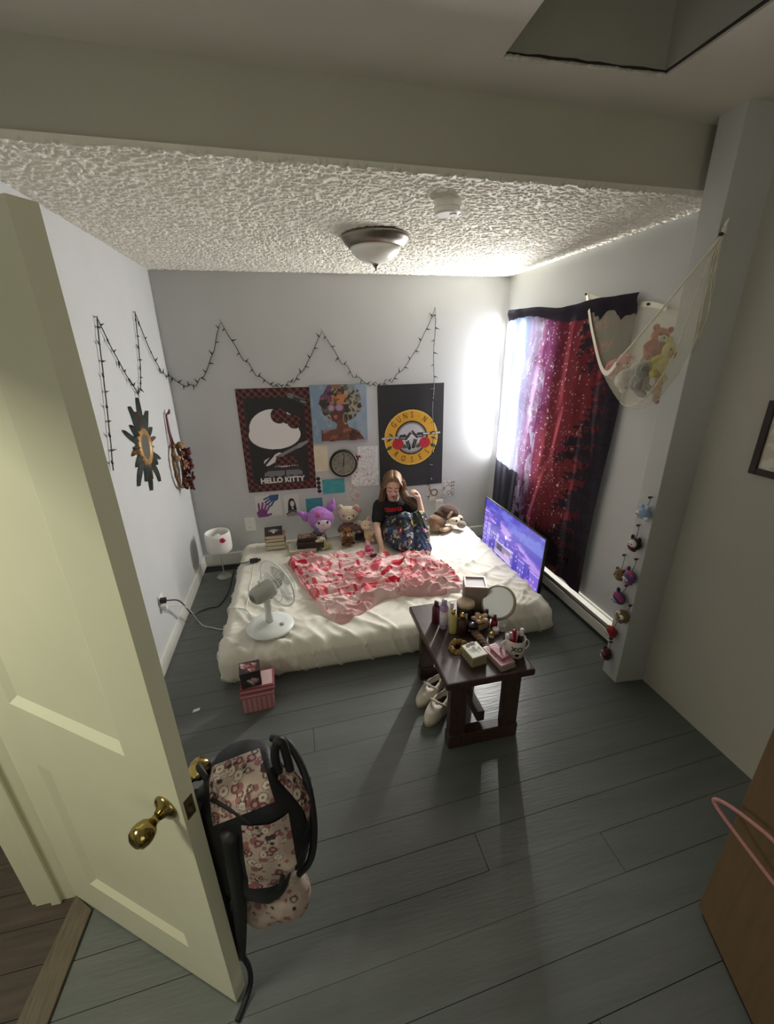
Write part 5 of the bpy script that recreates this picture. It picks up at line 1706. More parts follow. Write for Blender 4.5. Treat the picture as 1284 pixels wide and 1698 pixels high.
for S_, E_, W_ in ((SR, ER, WR), (SL, EL, WL)):
    b.caps(S_, E_, .043, .034)
    b.caps(E_, W_, .035, .023)
# her right hand flat on the bed, her left hand lifted to her hair
b.caps(WR, (1.574, -.600, .256), .024, .026)
b.ell((1.573, -.612, .252), (.034, .036, .016), (.15, 0, 0))
for k, (dx, L_) in enumerate(((-.026, .060), (-.009, .070), (.009, .068), (.025, .054))):
    k0 = Vector((1.573 + dx, -.636, .252))
    k1 = k0 + Vector((dx * .35, -.5 * L_, .003))
    k2 = k1 + Vector((dx * .2, -.5 * L_, -.011))
    b.caps(k0, k1, .0095, .0088, 8).caps(k1, k2, .0088, .0075, 8)
b.caps((1.598, -.600, .254), (1.618, -.632, .248), .0105, .009, 8).caps((1.618, -.632, .248), (1.622, -.658, .240), .009, .0078, 8)
b.caps(WL, (1.962, -.345, .628), .023, .025)
b.ell((1.957, -.346, .640), (.017, .034, .034))
for k, (dy, L_) in enumerate(((-.026, .056), (-.009, .064), (.009, .062), (.025, .050))):
    k0 = Vector((1.955, -.346 + dy, .664))
    k1 = k0 + Vector((-.020, dy * .25, .5 * L_ * .62))
    k2 = k1 + Vector((-.5 * L_, dy * .1 - .004, -.004))
    k3 = k2 + Vector((-.010, -.004, -.018))
    b.caps(k0, k1, .0095, .0088, 8).caps(k1, k2, .0088, .008, 8).caps(k2, k3, .008, .0072, 8)
b.caps((1.950, -.372, .636), (1.925, -.388, .652), .0105, .009, 8).caps((1.925, -.388, .652), (1.908, -.386, .664), .009, .0078, 8)
# legs and feet inside the trousers
KR, KL, AR, AL = (1.812, -.500, .485), (1.938, -.500, .483), (1.780, -.695, .268), (1.902, -.735, .266)
for hx, K_, A_2 in ((1.705, KR, AR), (1.825, KL, AL)):
    b.caps((hx, -.255, .315), K_, .072, .048)
    b.caps(K_, A_2, .047, .032)
    b.caps((A_2[0], A_2[1] - .0, .252), (A_2[0] + .005, A_2[1] - .085, .242), .026, .018)
body = link('body', fuse(b, .0052, 3, .5, 'body'), m_skin, pe)
m_lip = mat('lip_rose', '#9c4f4a', rough=.45)
m_brow = mat('brow_brown', '#4f382b', rough=.8)
lip = MB()
hell(lip, (0, -.0815, -.0625), (.017, .0065, .0042), 12)
hell(lip, (0, -.0790, -.0705), (.014, .0065, .0044), 12)
part('lips', lip, m_lip, pe, smooth=True)
for s in (-1, 1):
    part('eyebrow', MB().tube([hp(s * .013, -.0845, .0235), hp(s * .030, -.0795, .0275), hp(s * .048, -.068, .0225)], [.0026, .0030, .0016], 6), m_brow, pe, smooth=True)
    part('eyelashes', MB().tube([hp(s * .0155, -.0815, -.0062), hp(s * .024, -.0848, -.0088), hp(s * .034, -.0845, -.0088), hp(s * .0445, -.0775, -.0048)], [.0018, .0025, .0025, .0016], 6), m_brow, pe, smooth=True)
part('earring', MB().torus(.006, .0014, 14, 6, HM @ T((.084, .008, -.048), (0, PI / 2, 0))), mat('silver', '#d8d8d8', rough=.15, metal=1), pe, smooth=True)

# t-shirt
sh = MB()
sh.ell((1.765, -.190, .435), (.150, .105, .130)).ell((1.762, -.215, .330), (.155, .120, .110)).caps(SR, SL, .060, .060)
sh.ell((1.765, -.205, .525), (.11, .080, .048)).ell((1.766, -.205, .548), (.070, .062, .026))
for S_, E_ in ((SR, ER), (SL, EL)):
    S_, E_ = Vector(S_), Vector(E_)
    sh.caps(S_, S_.lerp(E_, .60), .058, .060)
sme = fuse(sh, .008, 5, .5, 'tshirt')
# little creases
V = verts_np(sme)
Nn = np.empty(len(V) * 3)
sme.vertices.foreach_get('normal', Nn)
Nn = Nn.reshape(-1, 3)
V = V + Nn * (.006 * (wrinkle(V[:, 0] + V[:, 1], V[:, 2], .5, 9, 3, 77) - .3) + .003)[:, None]
sme.vertices.foreach_set('co', V.ravel())
p = Paint(V[:, 0], V[:, 2], '#1d1b1e')
front = V[:, 1] < -.24
spl = fbm(P3(V[:, 0] * 24, V[:, 2] * 24), 91, 3)
reg = front & (np.abs(V[:, 0] - 1.755) < .085) & (V[:, 2] > .33) & (V[:, 2] < .44)
p.m(reg & (spl > .50), '#4a1a20').m(reg & (spl > .58), '#8b8a90').m(reg & (spl > .66), '#c9c7c6').m(reg & (spl < .36), '#6d2028')
set_cols(sme, p.c)
shirt = link('tshirt', sme, m_shirt, pe)
bvh = BVHTree.FromPolygons([tuple(x) for x in V], [tuple(f.vertices) for f in sme.polygons])
tme = text_mesh('TERRIFIER', .048, .0003, .0018)
for v in tme.vertices:
    x, z = 1.752 + v.co.x * .80, .497 + v.co.y * 1.05 - (v.co.x * .25) ** 2 * 2
    h = bvh.ray_cast(Vector((x, -1, z)), Vector((0, 1, 0)))
    v.co = Vector((x, (h[0].y if h[0] is not None else -.26) - .0022 - v.co.z, z))
link('shirt_lettering', tme, mat('red_print', '#c8202c', rough=.7), pe)

# pajama trousers
pn_ = MB()
pn_.ell((1.765, -.235, .305), (.150, .115, .080))
for hx, K_, A_2 in ((1.705, KR, AR), (1.825, KL, AL)):
    pn_.caps((hx, -.26, .315), K_, .090, .062)
    pn_.caps(K_, A_2, .066, .068)
    pn_.caps(A_2, (A_2[0], A_2[1] - .035, .262), .064, .046)
pn_.caps((1.67, -.30, .300), (1.735, -.56, .290), .080, .070)
pn_.caps((1.70, -.42, .36), (1.78, -.58, .36), .070, .070)
pme = fuse(pn_, .008, 6, .5, 'trousers')
V = verts_np(pme)
Nn = np.empty(len(V) * 3)
pme.vertices.foreach_get('normal', Nn)
Nn = Nn.reshape(-1, 3)
V = V + Nn * (.010 * (wrinkle(V[:, 0] * 1.5, V[:, 2] + V[:, 1], .25, 10, 2.5, 55) - .3))[:, None]
V[:, 2] = np.maximum(V[:, 2], ZB - .002)
pme.vertices.foreach_set('co', V.ravel())
# finer mesh for the print
bm = bmesh.new()
bm.from_mesh(pme)
bmesh.ops.subdivide_edges(bm, edges=bm.edges, cuts=1, use_grid_fill=True)
bm.to_mesh(pme)
bm.free()
pme.shade_smooth()
V = verts_np(pme)
pr = random.Random(31)
pal = ['#a8a074', '#b5b3ad', '#8a3256', '#35587a', '#6f7884', '#a08a44', '#54406c', '#7a8f9c', '#5f6b48', '#b5b4b0', '#2b4058', '#704030', '#3a4a3a', '#2a3448', '#4a4f5c']
colr = np.tile(np.array(lin('#1f2432')), (len(V), 1))
big = fbm(V * 9, 15, 2)
colr[big > .54] = lin('#33496a')
colr[big < .40] = lin('#34392f')
lo_, hi_ = V.min(0), V.max(0)
warp = (np.stack([fbm(V * 30, 5, 2), fbm(V * 30, 6, 2), fbm(V * 30, 7, 2)], 1) - .5) * .05
for k in range(520):
    c_ = V[pr.randrange(len(V))]
    r_k = pr.choice((.006, .008, .011, .015, .020, .026))
    d = np.linalg.norm(V + warp - c_, axis=1)
    ck_ = np.array(lin(pr.choice(pal)))
    colr[d < r_k] = ck_
    if pr.random() < .5:
        colr[(d < r_k * .45)] = np.array(lin(pr.choice(['#1d1f28', '#d7d5cf', '#b23a6a'])))
    if pr.random() < .35:
        colr[(d < r_k * 1.25) & (d > r_k)] = lin('#14161c')
set_cols(pme, colr)
link('pajama_trousers', pme, m_pants, pe)

# hair: cap with centre parting, one fall behind her right shoulder, one gathered over the left to her hand
hr = MB()
hell(hr, (0, .034, .034), (.079, .094, .086), 20)
hell(hr, (-.034, .010, .066), (.038, .058, .028), 16)
hell(hr, (.034, .010, .066), (.038, .058, .028), 16)
left = [Vector(hp(*q)) for q in ((-.058, .012, .055), (-.074, .030, .0), (-.078, .038, -.06))] + [Vector((1.655, -.205, .560)), Vector((1.648, -.165, .48)), Vector((1.655, -.13, .41))]
right = [Vector(hp(*q)) for q in ((.058, .010, .058), (.078, .024, .005), (.092, .020, -.055))] + [Vector((1.868, -.290, .600)), Vector((1.915, -.330, .575)), Vector((1.940, -.335, .530)), Vector((1.972, -.315, .500)), Vector((1.995, -.300, .475))]
back = [Vector(hp(0, .09, .02)), Vector(hp(0, .10, -.08)), Vector((1.77, -.115, .50)), Vector((1.77, -.10, .42))]
for path, rad in ((left, (.026, .024, .028, .036, .036, .022)), (right, (.026, .026, .032, .042, .044, .038, .028, .014)), (back, (.06, .06, .07, .04))):
    for k in range(len(path) - 1):
        hr.caps(path[k], path[k + 1], rad[k], rad[k + 1], 12)
hair = link('hair', fuse(hr, .006, 4, .5, 'hair'), m_hair, pe)
st = MB()
hrnd = random.Random(8)
for path, rad, n in ((left, .028, 40), (right, .042, 90)):
    for k in range(n):
        a, q = hrnd.uniform(0, 2 * PI), hrnd.uniform(.75, 1.06)
        pts_ = []
        c_ = curve([tuple(x) for x in path], 14)
        e_ = hrnd.randint(11, 14)
        for i, x in enumerate(c_[:e_ + 1]):
            t = i / 14
            R_ = rad * (.95 if t < .4 else 1.05) * (1 - max(0, t - .6) * 1.4) * q
            aa = a + .5 * math.sin(t * 5 + k)
            pts_.append(Vector(x) + Vector((math.cos(aa) * R_, math.sin(aa) * R_, math.sin(aa * 2) * R_ * .2)))
        st.tube(pts_, [.0028 * (1 - .6 * i / len(pts_)) for i in range(len(pts_))], 4)
for s in (-1, 1):
    for k in range(64):
        y0 = -.056 + .142 * k / 63
        zt = .032 + .090 * math.sqrt(max(0, 1 - ((y0 - .028) / .098) ** 2))
        q = []
        for i in range(7):
            t = i / 6
            an = t * 1.75
            q.append(hp(s * (.003 + .082 * math.sin(min(an, 1.57)) * (1 if an < 1.57 else 1)), y0 + .02 * t - .008 * math.sin(t * PI), .004 + zt * math.cos(an) * 1.0 if an < 1.57 else -.02 - .06 * (t - .9)))
        st.tube(q, .0030, 4)
part('hair_strands', st, m_hair2, pe, smooth=True, kind='stuff')

# ------------------------------------------------------------------ dark wooden bench used as a vanity
m_bench = mat('dark_bench_wood', '#3d2a25', rough=.42, noise=.35, nscale=7, stretch=(9, 1, 3), bump=.05, bscale=30)
bn = thing('bench', 'dark brown wooden trestle bench covered with cosmetics in front of the bed', 'bench', (1.715, -2.065, 0))
part('seat', MB().box((-.220, -.320, .412), (.220, .320, .450)), m_bench, bn, bevel=.010, seg=3)
for ys in (-.272, .205):
    for xs in (-.178, .100):
        part('leg', MB().box((xs, ys, .0), (xs + .082, ys + .042, .411)), m_bench, bn, bevel=.004)
    part('foot_rail', MB().box((-.182, ys - .008, 0), (.186, ys + .050, .082)), m_bench, bn, bevel=.006)
    for s, x0 in ((1, -.096), (-1, .100)):
        part('bracket', MB().prism([(0, 0), (.055 * s, 0), (.03 * s, -.035), (0, -.085)][::(-1 if s > 0 else 1)], 0, .03, Matrix.Translation((x0, ys + .036, .411)) @ Matrix.Rotation(PI / 2, 4, 'X')), m_bench, bn)
for xs in (-.172, .152):
    part('apron', MB().box((xs, -.25, .345), (xs + .02, .225, .412)), m_bench, bn, bevel=.003)
part('stretcher', MB().box((-.02, -.24, .10), (.02, .215, .16)), m_bench, bn, bevel=.004)
ZT = .4505


def bottle(name, label, x, y, prof, mbody, capprof, mcap, cat='bottle', n=18, label_m=None, lz=None):
    t = thing(name, label, cat, (x, y, ZT), (0, 0, 0), 'cosmetics on the bench')
    part('body', MB().lathe(prof, n), mbody, t, smooth=True)
    part('cap', MB().lathe(capprof, n), mcap, t, smooth=True)
    if lz:
        part('label', MB().lathe([(lz[0], lz[1]), (lz[0] + .0006, lz[1]), (lz[0] + .0006, lz[2]), (lz[0], lz[2])], n), label_m, t, smooth=True)
    return t


m_lilac = mat('lilac_bottle', '#a58ab8', rough=.25)
m_lilac2 = mat('lilac_cap', '#b9a7c6', rough=.3)
m_glass_y = mat('pale_gold_glass', '#c9b878', rough=.12, alpha=.8)
m_goldc = mat('gold_cap', '#c9a95c', rough=.2, metal=1)
m_dglass = mat('dark_amber_glass', '#3a261c', rough=.15)
m_wine = mat('dark_red_plastic', '#4d1420', rough=.3)
m_blackg = mat('glossy_black', '#17151a', rough=.15)
m_pinkp = mat('dusty_pink_plastic', '#b88c92', rough=.3)
m_pinkd = mat('deep_pink_print', '#9a4a62', rough=.4)
m_creamp = mat('cream_plastic', '#d8cbb0', rough=.4)
m_lblw = mat('pale_label', '#d9d2dc', rough=.6)
bottle('spray_bottle', 'tall lilac body spray bottle at the left edge of the bench', 1.622, -1.985, [(0, 0), (.020, 0), (.022, .004), (.022, .135), (.016, .146), (0, .146)], m_lilac, [(0, .146), (.014, .146), (.014, .172), (.012, .176), (0, .176)], m_lilac2, label_m=m_lblw, lz=(.0221, .03, .11))
bottle('wine_bottle_spray', 'dark red plastic bottle behind the lilac spray bottle', 1.600, -1.925, [(0, 0), (.021, 0), (.023, .005), (.023, .09), (.015, .105), (0, .105)], m_wine, [(0, .105), (.012, .105), (.012, .130), (0, .132)], m_wine)
bottle('perfume_bottle', 'pale gold glass perfume bottle with gold cap, nearest the lilac spray', 1.655, -2.035, [(0, 0), (.019, 0), (.021, .004), (.021, .105), (.010, .115), (0, .115)], m_glass_y, [(0, .115), (.011, .115), (.011, .142), (0, .144)], m_goldc)
bottle('perfume_bottle', 'dark amber perfume bottle with gold shoulder in the row of scents', 1.698, -2.055, [(0, 0), (.024, 0), (.026, .005), (.026, .085), (.013, .098), (0, .098)], m_dglass, [(0, .098), (.012, .098), (.014, .112), (.010, .126), (0, .128)], m_goldc)
bottle('perfume_bottle', 'clear perfume bottle with white cap behind the amber one', 1.672, -1.965, [(0, 0), (.020, 0), (.021, .004), (.021, .095), (.011, .104), (0, .104)], mat('clear_bottle', '#cfcbb8', rough=.1, alpha=.7), [(0, .104), (.011, .104), (.011, .132), (0, .134)], m_creamp)
bottle('perfume_bottle', 'small clear bottle with black cap right of the amber bottle', 1.728, -2.010, [(0, 0), (.017, 0), (.018, .004), (.018, .082), (.009, .092), (0, .092)], MATS['clear_bottle'], [(0, .092), (.010, .092), (.010, .116), (0, .118)], m_blackg)
bottle('candle_jar', 'wide jar with cream lid in front of the makeup organizer', 1.775, -1.915, [(0, 0), (.046, 0), (.048, .005), (.048, .070), (.046, .076), (0, .076)], m_dglass, [(0, .076), (.050, .076), (.050, .092), (.046, .096), (0, .097)], mat('beige_lid', '#b9a58c', rough=.45), 'jar', 28)
bottle('black_jar', 'glossy black round pot among the scents in the middle of the bench', 1.752, -2.060, [(0, 0), (.030, 0), (.032, .004), (.032, .040), (0, .040)], m_blackg, [(0, .040), (.033, .040), (.033, .056), (.030, .060), (0, .060)], m_blackg, 'jar')
bottle('nail_polish', 'dark red polish bottle left of the mirror foot', 1.862, -2.000, [(0, 0), (.018, 0), (.020, .004), (.020, .042), (.010, .050), (0, .050)], m_wine, [(0, .050), (.010, .050), (.009, .085), (0, .087)], m_wine)
bottle('nail_polish', 'red polish bottle beside the crystal figurine', 1.888, -2.045, [(0, 0), (.017, 0), (.018, .004), (.018, .036), (.009, .045), (0, .045)], mat('red_glass', '#8a1c26', rough=.15), [(0, .045), (.009, .045), (.008, .075), (0, .077)], m_wine)
bottle('cream_tube', 'small cream tube lying toward the mug', 1.835, -2.120, [(0, 0), (.014, 0), (.014, .02), (0, .021)], m_creamp, [(0, .021), (.015, .021), (.015, .030), (0, .031)], m_goldc, 'tube')
bottle('pink_pot', 'tiny pink pot between the flower clip and the mug', 1.872, -2.095, [(0, 0), (.017, 0), (.018, .003), (.018, .018), (0, .018)], m_pinkp, [(0, .018), (.019, .018), (.019, .028), (0, .029)], m_lblw, 'pot')

# crystal figurine
cf = thing('crystal_figurine', 'small clear crystal figurine between the mirror and the mug', 'figurine', (1.915, -2.080, ZT), (0, 0, 0), 'cosmetics on the bench')
m_cry = mat('crystal', '#e2e0da', rough=.05, alpha=.75, spec=1)
part('foot', MB().lathe([(0, 0), (.016, 0), (.018, .004), (.010, .012), (0, .012)], 8), m_cry, cf)
rc = random.Random(2)
for k in range(7):
    a = k * .9
    part('spike', MB().lathe([(0, 0), (.006, .006), (.004, .03), (0, .042)], 5, T((.007 * math.cos(a), .007 * math.sin(a), .010)) @ align((.5 * math.cos(a), .5 * math.sin(a), 1))), m_cry, cf)

# makeup organizer: a box with a sunken lid and drawers
og = thing('makeup_organizer', 'grey and rose makeup organizer box behind the round mirror', 'organizer', (1.868, -1.822, ZT), (0, 0, -.32), 'cosmetics on the bench')
m_org = mat('taupe_organizer', '#8d8078', rough=.4)
m_rose = mat('rose_gold_edge', '#a5857a', rough=.4)
part('case', MB().box((-.062, -.062, 0), (.062, .062, .142)), m_org, og, bevel=.003)
for s in (-1, 1):
    part('lid_rim', MB().box((-.064, s * .058 - .006, .142), (.064, s * .058 + .006, .156)), m_rose, og, bevel=.002)
    part('lid_rim', MB().box((s * .058 - .006, -.052, .142), (s * .058 + .006, .052, .156)), m_rose, og, bevel=.002)
part('tray', MB().box((-.052, -.052, .1425), (.052, .052, .146)), m_lblw, og)
for k in range(3):
    dw = part('drawer', MB().box((-.0645, -.055, .008 + .044 * k), (-.0615, .055, .047 + .044 * k)), m_org, og, bevel=.001)
    part('knob', MB().ell((-.068, 0, .028 + .044 * k), .005, n=8), m_lblw, dw, smooth=True)

# round vanity mirror
mi = thing('vanity_mirror', 'round vanity mirror with beige rim on a low stand at the back of the bench', 'mirror', (1.955, -1.935, ZT))
mi.location = (1.930, -1.935, ZT)
MM = Matrix.Translation((.020, -.022, .088)) @ align((-.62, -.42, .66))
m_rim = mat('beige_rim', '#9a9384', rough=.35)
part('rim', MB().lathe([(0, -.012), (.085, -.012), (.098, -.006), (.100, .004), (.094, .010), (.086, .008), (0, .006)], 48, MM), m_rim, mi, smooth=True)
part('mirror_glass', MB().lathe([(0, .006), (.0855, .006), (.0855, .0092), (0, .0092)], 48, MM), mat('pale_mirror', '#f2f4f2', rough=.34, metal=1.0), mi)
part('stand', MB().cyl((.004, .004, .008), (.026, -.008, .075), .008, n=12), m_rim, mi, smooth=True)
part('base', MB().lathe([(0, 0), (.034, 0), (.035, .006), (.018, .012), (0, .012)], 28, T((0, 0, 0))), m_rim, mi, smooth=True)

# beige flower claw clip
fc_ = thing('flower_clip', 'beige flower shaped hair claw clip in the middle of the bench', 'hair clip', (1.808, -2.035, ZT), (0, 0, .3), 'cosmetics on the bench')
m_petal = mat('beige_petal', '#a98a72', rough=.45, noise=.1, nscale=30)
for k in range(5):
    a = 2 * PI * k / 5
    part('petal', MB().ell((.024 * math.cos(a), .024 * math.sin(a), .060 + .004 * math.cos(a)), (.026, .019, .011), (0, -.35, a), 12), m_petal, fc_, smooth=True)
part('flower_centre', MB().ell((0, 0, .066), (.012, .012, .009), n=10), m_goldc, fc_, smooth=True)
for s in (-1, 1):
    part('claw', MB().prism([(-.04, 0), (-.03, .004), (-.02, 0), (-.01, .004), (0, 0), (.01, .004), (.02, 0), (.03, .004), (.04, 0), (.042, .045), (-.042, .045)], -.003, .003, T((0, s * .016, .0), (PI / 2 - s * .25, 0, 0))), m_petal, fc_)

# long wooden hairbrush with a braid of tan hair ties
hb = thing('hair_piece', 'long tan braided hair piece lying between the gold box and the palettes', 'hair piece', (1.768, -2.175, ZT), (0, 0, .12), 'cosmetics on the bench')
m_tan = mat('tan_hair', '#6f553c', rough=.6, noise=.4, nscale=40)
for k in range(3):
    q = [(.016 * math.sin(t * 1.05 + k * 2 * PI / 3) * (1 - t / 26), .115 - .0125 * t, .018 + .008 * math.cos(t * 1.05 + k * 2 * PI / 3)) for t in range(21)]
    part('strand', MB().tube(q, [.012 * (1 - .55 * t / 20) for t in range(21)], 8), m_tan, hb, smooth=True)
part('hair_tie', MB().torus(.013, .004, 18, 6, T((0, -.10, .016), (PI / 2, 0, 0))), m_goldc, hb, smooth=True)

# gold satin scrunchie
sc_ = thing('scrunchie', 'gold brown satin scrunchie leaning on the cream box', 'scrunchie', (1.632, -2.165, ZT + .014), (.25, -.2, 0), 'cosmetics on the bench')
m_satin = mat('gold_satin', '#8a6a3a', rough=.25, noise=.25, nscale=40)
q = [(.032 * math.cos(a) * (1 + .10 * math.sin(11 * a)), .032 * math.sin(a) * (1 + .10 * math.sin(11 * a)), .006 * math.sin(9 * a)) for a in [2 * PI * k / 88 for k in range(88)]]
part('satin_ring', MB().tube(q, [.013 + .004 * math.sin(k * .9) for k in range(88)], 8, True), m_satin, sc_, smooth=True)

# cream gift box with printed lid
gx = thing('cream_box', 'small cream box with white printed lid at the near edge of the bench', 'box', (1.680, -2.255, ZT), (0, 0, .16), 'cosmetics on the bench')
part('body', MB().box((-.040, -.048, 0), (.040, .048, .052)), mat('olive_cream', '#8d8668', rough=.5), gx, bevel=.002)
part('lid', MB().box((-.042, -.050, .052), (.042, .050, .058)), mat('white_satin', '#d8d6c8', rough=.35), gx, bevel=.002)
panel_print('lid_print', .080, .096, 40, 46, lambda p: (p.m(np.ones(len(p.x), bool), '#dcdacb'), p.m((fbm(P3(p.x * 120, p.y * 120), 3) > .54) & (np.hypot(p.x, p.y) < .034), '#6d6a52', .8), p.m(np.hypot(p.x / .009, p.y / .02) < 1, '#4a4634', .8)), gx, z=.0588)
part('bow', MB().ell((-.012, .040, .062), (.014, .007, .005), (0, 0, .3), 10).ell((.014, .042, .062), (.014, .007, .005), (0, 0, -.3), 10), m_lblw, gx, smooth=True)

# three flat palettes
zz = ZT
for lab, w, d, h, m_, px_, py_, rz in (('clear lowest flat case of the palette stack on the bench', .082, .150, .014, mat('clear_case', '#a3968f', rough=.15, alpha=.85), 1.795, -2.285, .17), ('dusty pink palette in the middle of the palette stack', .080, .148, .015, m_pinkp, 1.793, -2.280, .19), ('small bright pink palette on top of the palette stack', .046, .088, .012, mat('rose_card', '#b56f86', rough=.35), 1.800, -2.280, .24)):
    t = thing('makeup_palette', lab, 'palette', (px_, py_, zz), (0, 0, rz), 'palettes on the bench')
    part('case', MB().box((-w / 2, -d / 2, 0), (w / 2, d / 2, h * .55)), m_, t, bevel=.002)
    part('lid', MB().box((-w / 2, -d / 2, h * .58), (w / 2, d / 2, h)), m_, t, bevel=.002)
    panel_print('lid_print', w * .82, d * .86, 24, 40, lambda p: (p.m(np.ones(len(p.x), bool), '#b98a96'), p.m(fbm(P3(p.x * 90, p.y * 90), 4) > .55, '#9a5a72', .7), p.m(np.hypot(p.x / .012, p.y / .016) < 1, '#93506a', .6)), t, z=h + .0006)
    zz += h + .0012

# mug of lip products
mg = thing('mug', 'white mug lettered XO with a black heart, holding lip products', 'mug', (1.888, -2.262, ZT), (0, 0, -.10))
m_mug = mat('white_ceramic', '#d6d0cb', rough=.2)
part('cup', MB().lathe([(0, 0), (.040, 0), (.046, .005), (.049, .095), (.047, .098), (.0445, .095), (.042, .010), (0, .008)], 40), m_mug, mg, smooth=True)
for s in (-1, 1):
    part('handle', MB().tube([(s * (.046 + .026 * math.sin(a)), .012 * s * 0, .050 + .030 * -math.cos(a)) for a in [PI * k / 14 for k in range(15)]], .0055 if s < 0 else .003, 8), m_mug, mg, smooth=True)


def on_mug(me, u0, z0, sc):
    for v in me.vertices:
        a = -PI / 2 + (u0 + v.co.x * sc) / .048
        r = .0475 + (z0 + v.co.y * sc) * .03 + .0006 + v.co.z
        v.co = Vector((r * math.cos(a), r * math.sin(a), z0 + v.co.y * sc))
    return me


link('lettering', on_mug(text_mesh('XO', .040, .0003, .0008), -.010, .058, .9), m_blackg, mg)
hpt = [(.010 * 16 * math.sin(t) ** 3 / 16, .010 * (13 * math.cos(t) - 5 * math.cos(2 * t) - 2 * math.cos(3 * t) - math.cos(4 * t)) / 16) for t in [2 * PI * k / 30 for k in range(30)]][::-1]
link('heart_print', on_mug(MB().prism(hpt, -.0003, .0005).mesh('heart'), -.008, .026, 1.0), m_blackg, mg)
for k, (lab, x, y, tx, ty, L_, mb_, mc_) in enumerate((('red lip tube standing in the mug, nearest its rim', -.016, -.010, -.10, -.1, .115, mat('red_gloss', '#a01530', rough=.12), m_pinkp), ('crimson lip tube at the back of the mug', -.002, .016, -.05, .1, .125, MATS['red_gloss'], MATS['red_gloss']), ('black lip tube in the mug by the thin handle', .018, -.002, .12, -.05, .125, m_blackg, m_lblw), ('pink lip tube leaning left in the mug', -.020, .010, -.2, .05, .105, mat('bright_pink', '#b8486a', rough=.2), m_lblw))):
    t = thing('lip_tube', lab, 'cosmetic', (1.888 + x, -2.262 + y, ZT + .012), (ty, tx, 0), 'lip products in the mug')
    part('tube', MB().cyl((0, 0, 0), (0, 0, L_ * .72), .0125, n=16), mb_, t, smooth=False)
    part('cap', MB().lathe([(0, L_ * .72), (.0105, L_ * .72), (.0105, L_ - .003), (.008, L_), (0, L_)], 16), mc_, t, smooth=True)

# ------------------------------------------------------------------ pair of white clogs beside the bench
m_shoe = mat('off_white_leather', '#cfc6b8', rough=.55, noise=.12, nscale=20)
m_shoein = mat('shoe_lining', '#2b2522', rough=.9)
m_sole = mat('tan_sole', '#a89c8a', rough=.7)


def shoe(label, loc, rz):
    t = thing('shoe', label, 'shoe', loc, (0, 0, rz), 'white shoes by the bench')
    # toe points along local -y
    out = lambda k, n, s=1.0: ((.046 * s * math.sin(k * 2 * PI / n)) * (1.0 if math.cos(k * 2 * PI / n) < .2 else .78), -.125 * s * -math.cos(k * 2 * PI / n) * 1.0)
    n = 26
    ol = [out(k, n) for k in range(n)]
    part('sole', MB().prism(ol[::-1], 0, .018), m_sole, t, bevel=.003)
    u = MB()
    rings = [(1.0, .018, 0), (1.02, .035, 0), (.98, .052, 0), (.86, .070, .012)]
    vs, fs = [], []
    for s_, z, sh_ in rings:
        for k in range(n):
            x, y_ = out(k, n, s_)
            toe = max(0, -y_ / .125)
            zz_ = z - (.012 * toe if z > .04 else 0)
            vs.append((x, y_ + sh_, zz_))
    top0 = len(vs)
    for k in range(n):       # opening towards the heel
        x, y_ = out(k, n, .62)
        vs.append((x * .95, y_ * .78 + .035, .078 if y_ > -.02 else .070))
    for k in range(n):
        x, y_ = out(k, n, .58)
        vs.append((x * .95, y_ * .78 + .035, .030))
    m_ = len(rings)
    for r in range(m_ + 1):
        for k in range(n):
            k2 = (k + 1) % n
            fs.append((r * n + k, r * n + k2, (r + 1) * n + k2, (r + 1) * n + k)[::-1])
    part('upper', u.add(vs, fs), m_shoe, t, smooth=True)
    part('insole', MB().prism([(x * .62, y_ * .5 + .035) for x, y_ in ol][::-1], .0185, .036), m_shoein, t)
    part('strap', MB().tube([(-.045, .0, .062), (-.03, -.018, .082), (0, -.024, .088), (.03, -.018, .082), (.045, .0, .062)], .007, 8), m_shoe, t, smooth=True)
    return t


shoe('off white clog nearer the bed, tucked beside the bench leg', (1.560, -1.985, .0005), -.95)
shoe('off white clog nearer the viewer, in front of its pair by the bench', (1.562, -2.110, .0005), -.88)

# ------------------------------------------------------------------ gift boxes at the corner of the bed
m_strip = mat('pink_striped_card', attr=True, rough=.6)


def stripe_box(t, name, w, d, h, z, pal, vertical=True):
    mb = MB().box((-w / 2, -d / 2, z), (w / 2, d / 2, z + h))
    me = mb.mesh(name)
    bm = bmesh.new()
    bm.from_mesh(me)
    bmesh.ops.subdivide_edges(bm, edges=bm.edges, cuts=30, use_grid_fill=True)
    bm.to_mesh(me)
    bm.free()
    V = verts_np(me)
    sidex = np.abs(np.abs(V[:, 0]) - w / 2) < 1e-4
    s_ = np.where(sidex, V[:, 1], V[:, 0])
    p = Paint(s_, V[:, 2], pal[0])
    if vertical:
        q = np.mod(s_ / .0265, 1)
    else:
        q = np.mod((V[:, 2] - z) / .024, 1)
    p.m(q < .5, pal[1]).m((q > .56) & (q < .66), pal[2])
    set_cols(me, p.c)
    return link(name, me, m_strip, t)


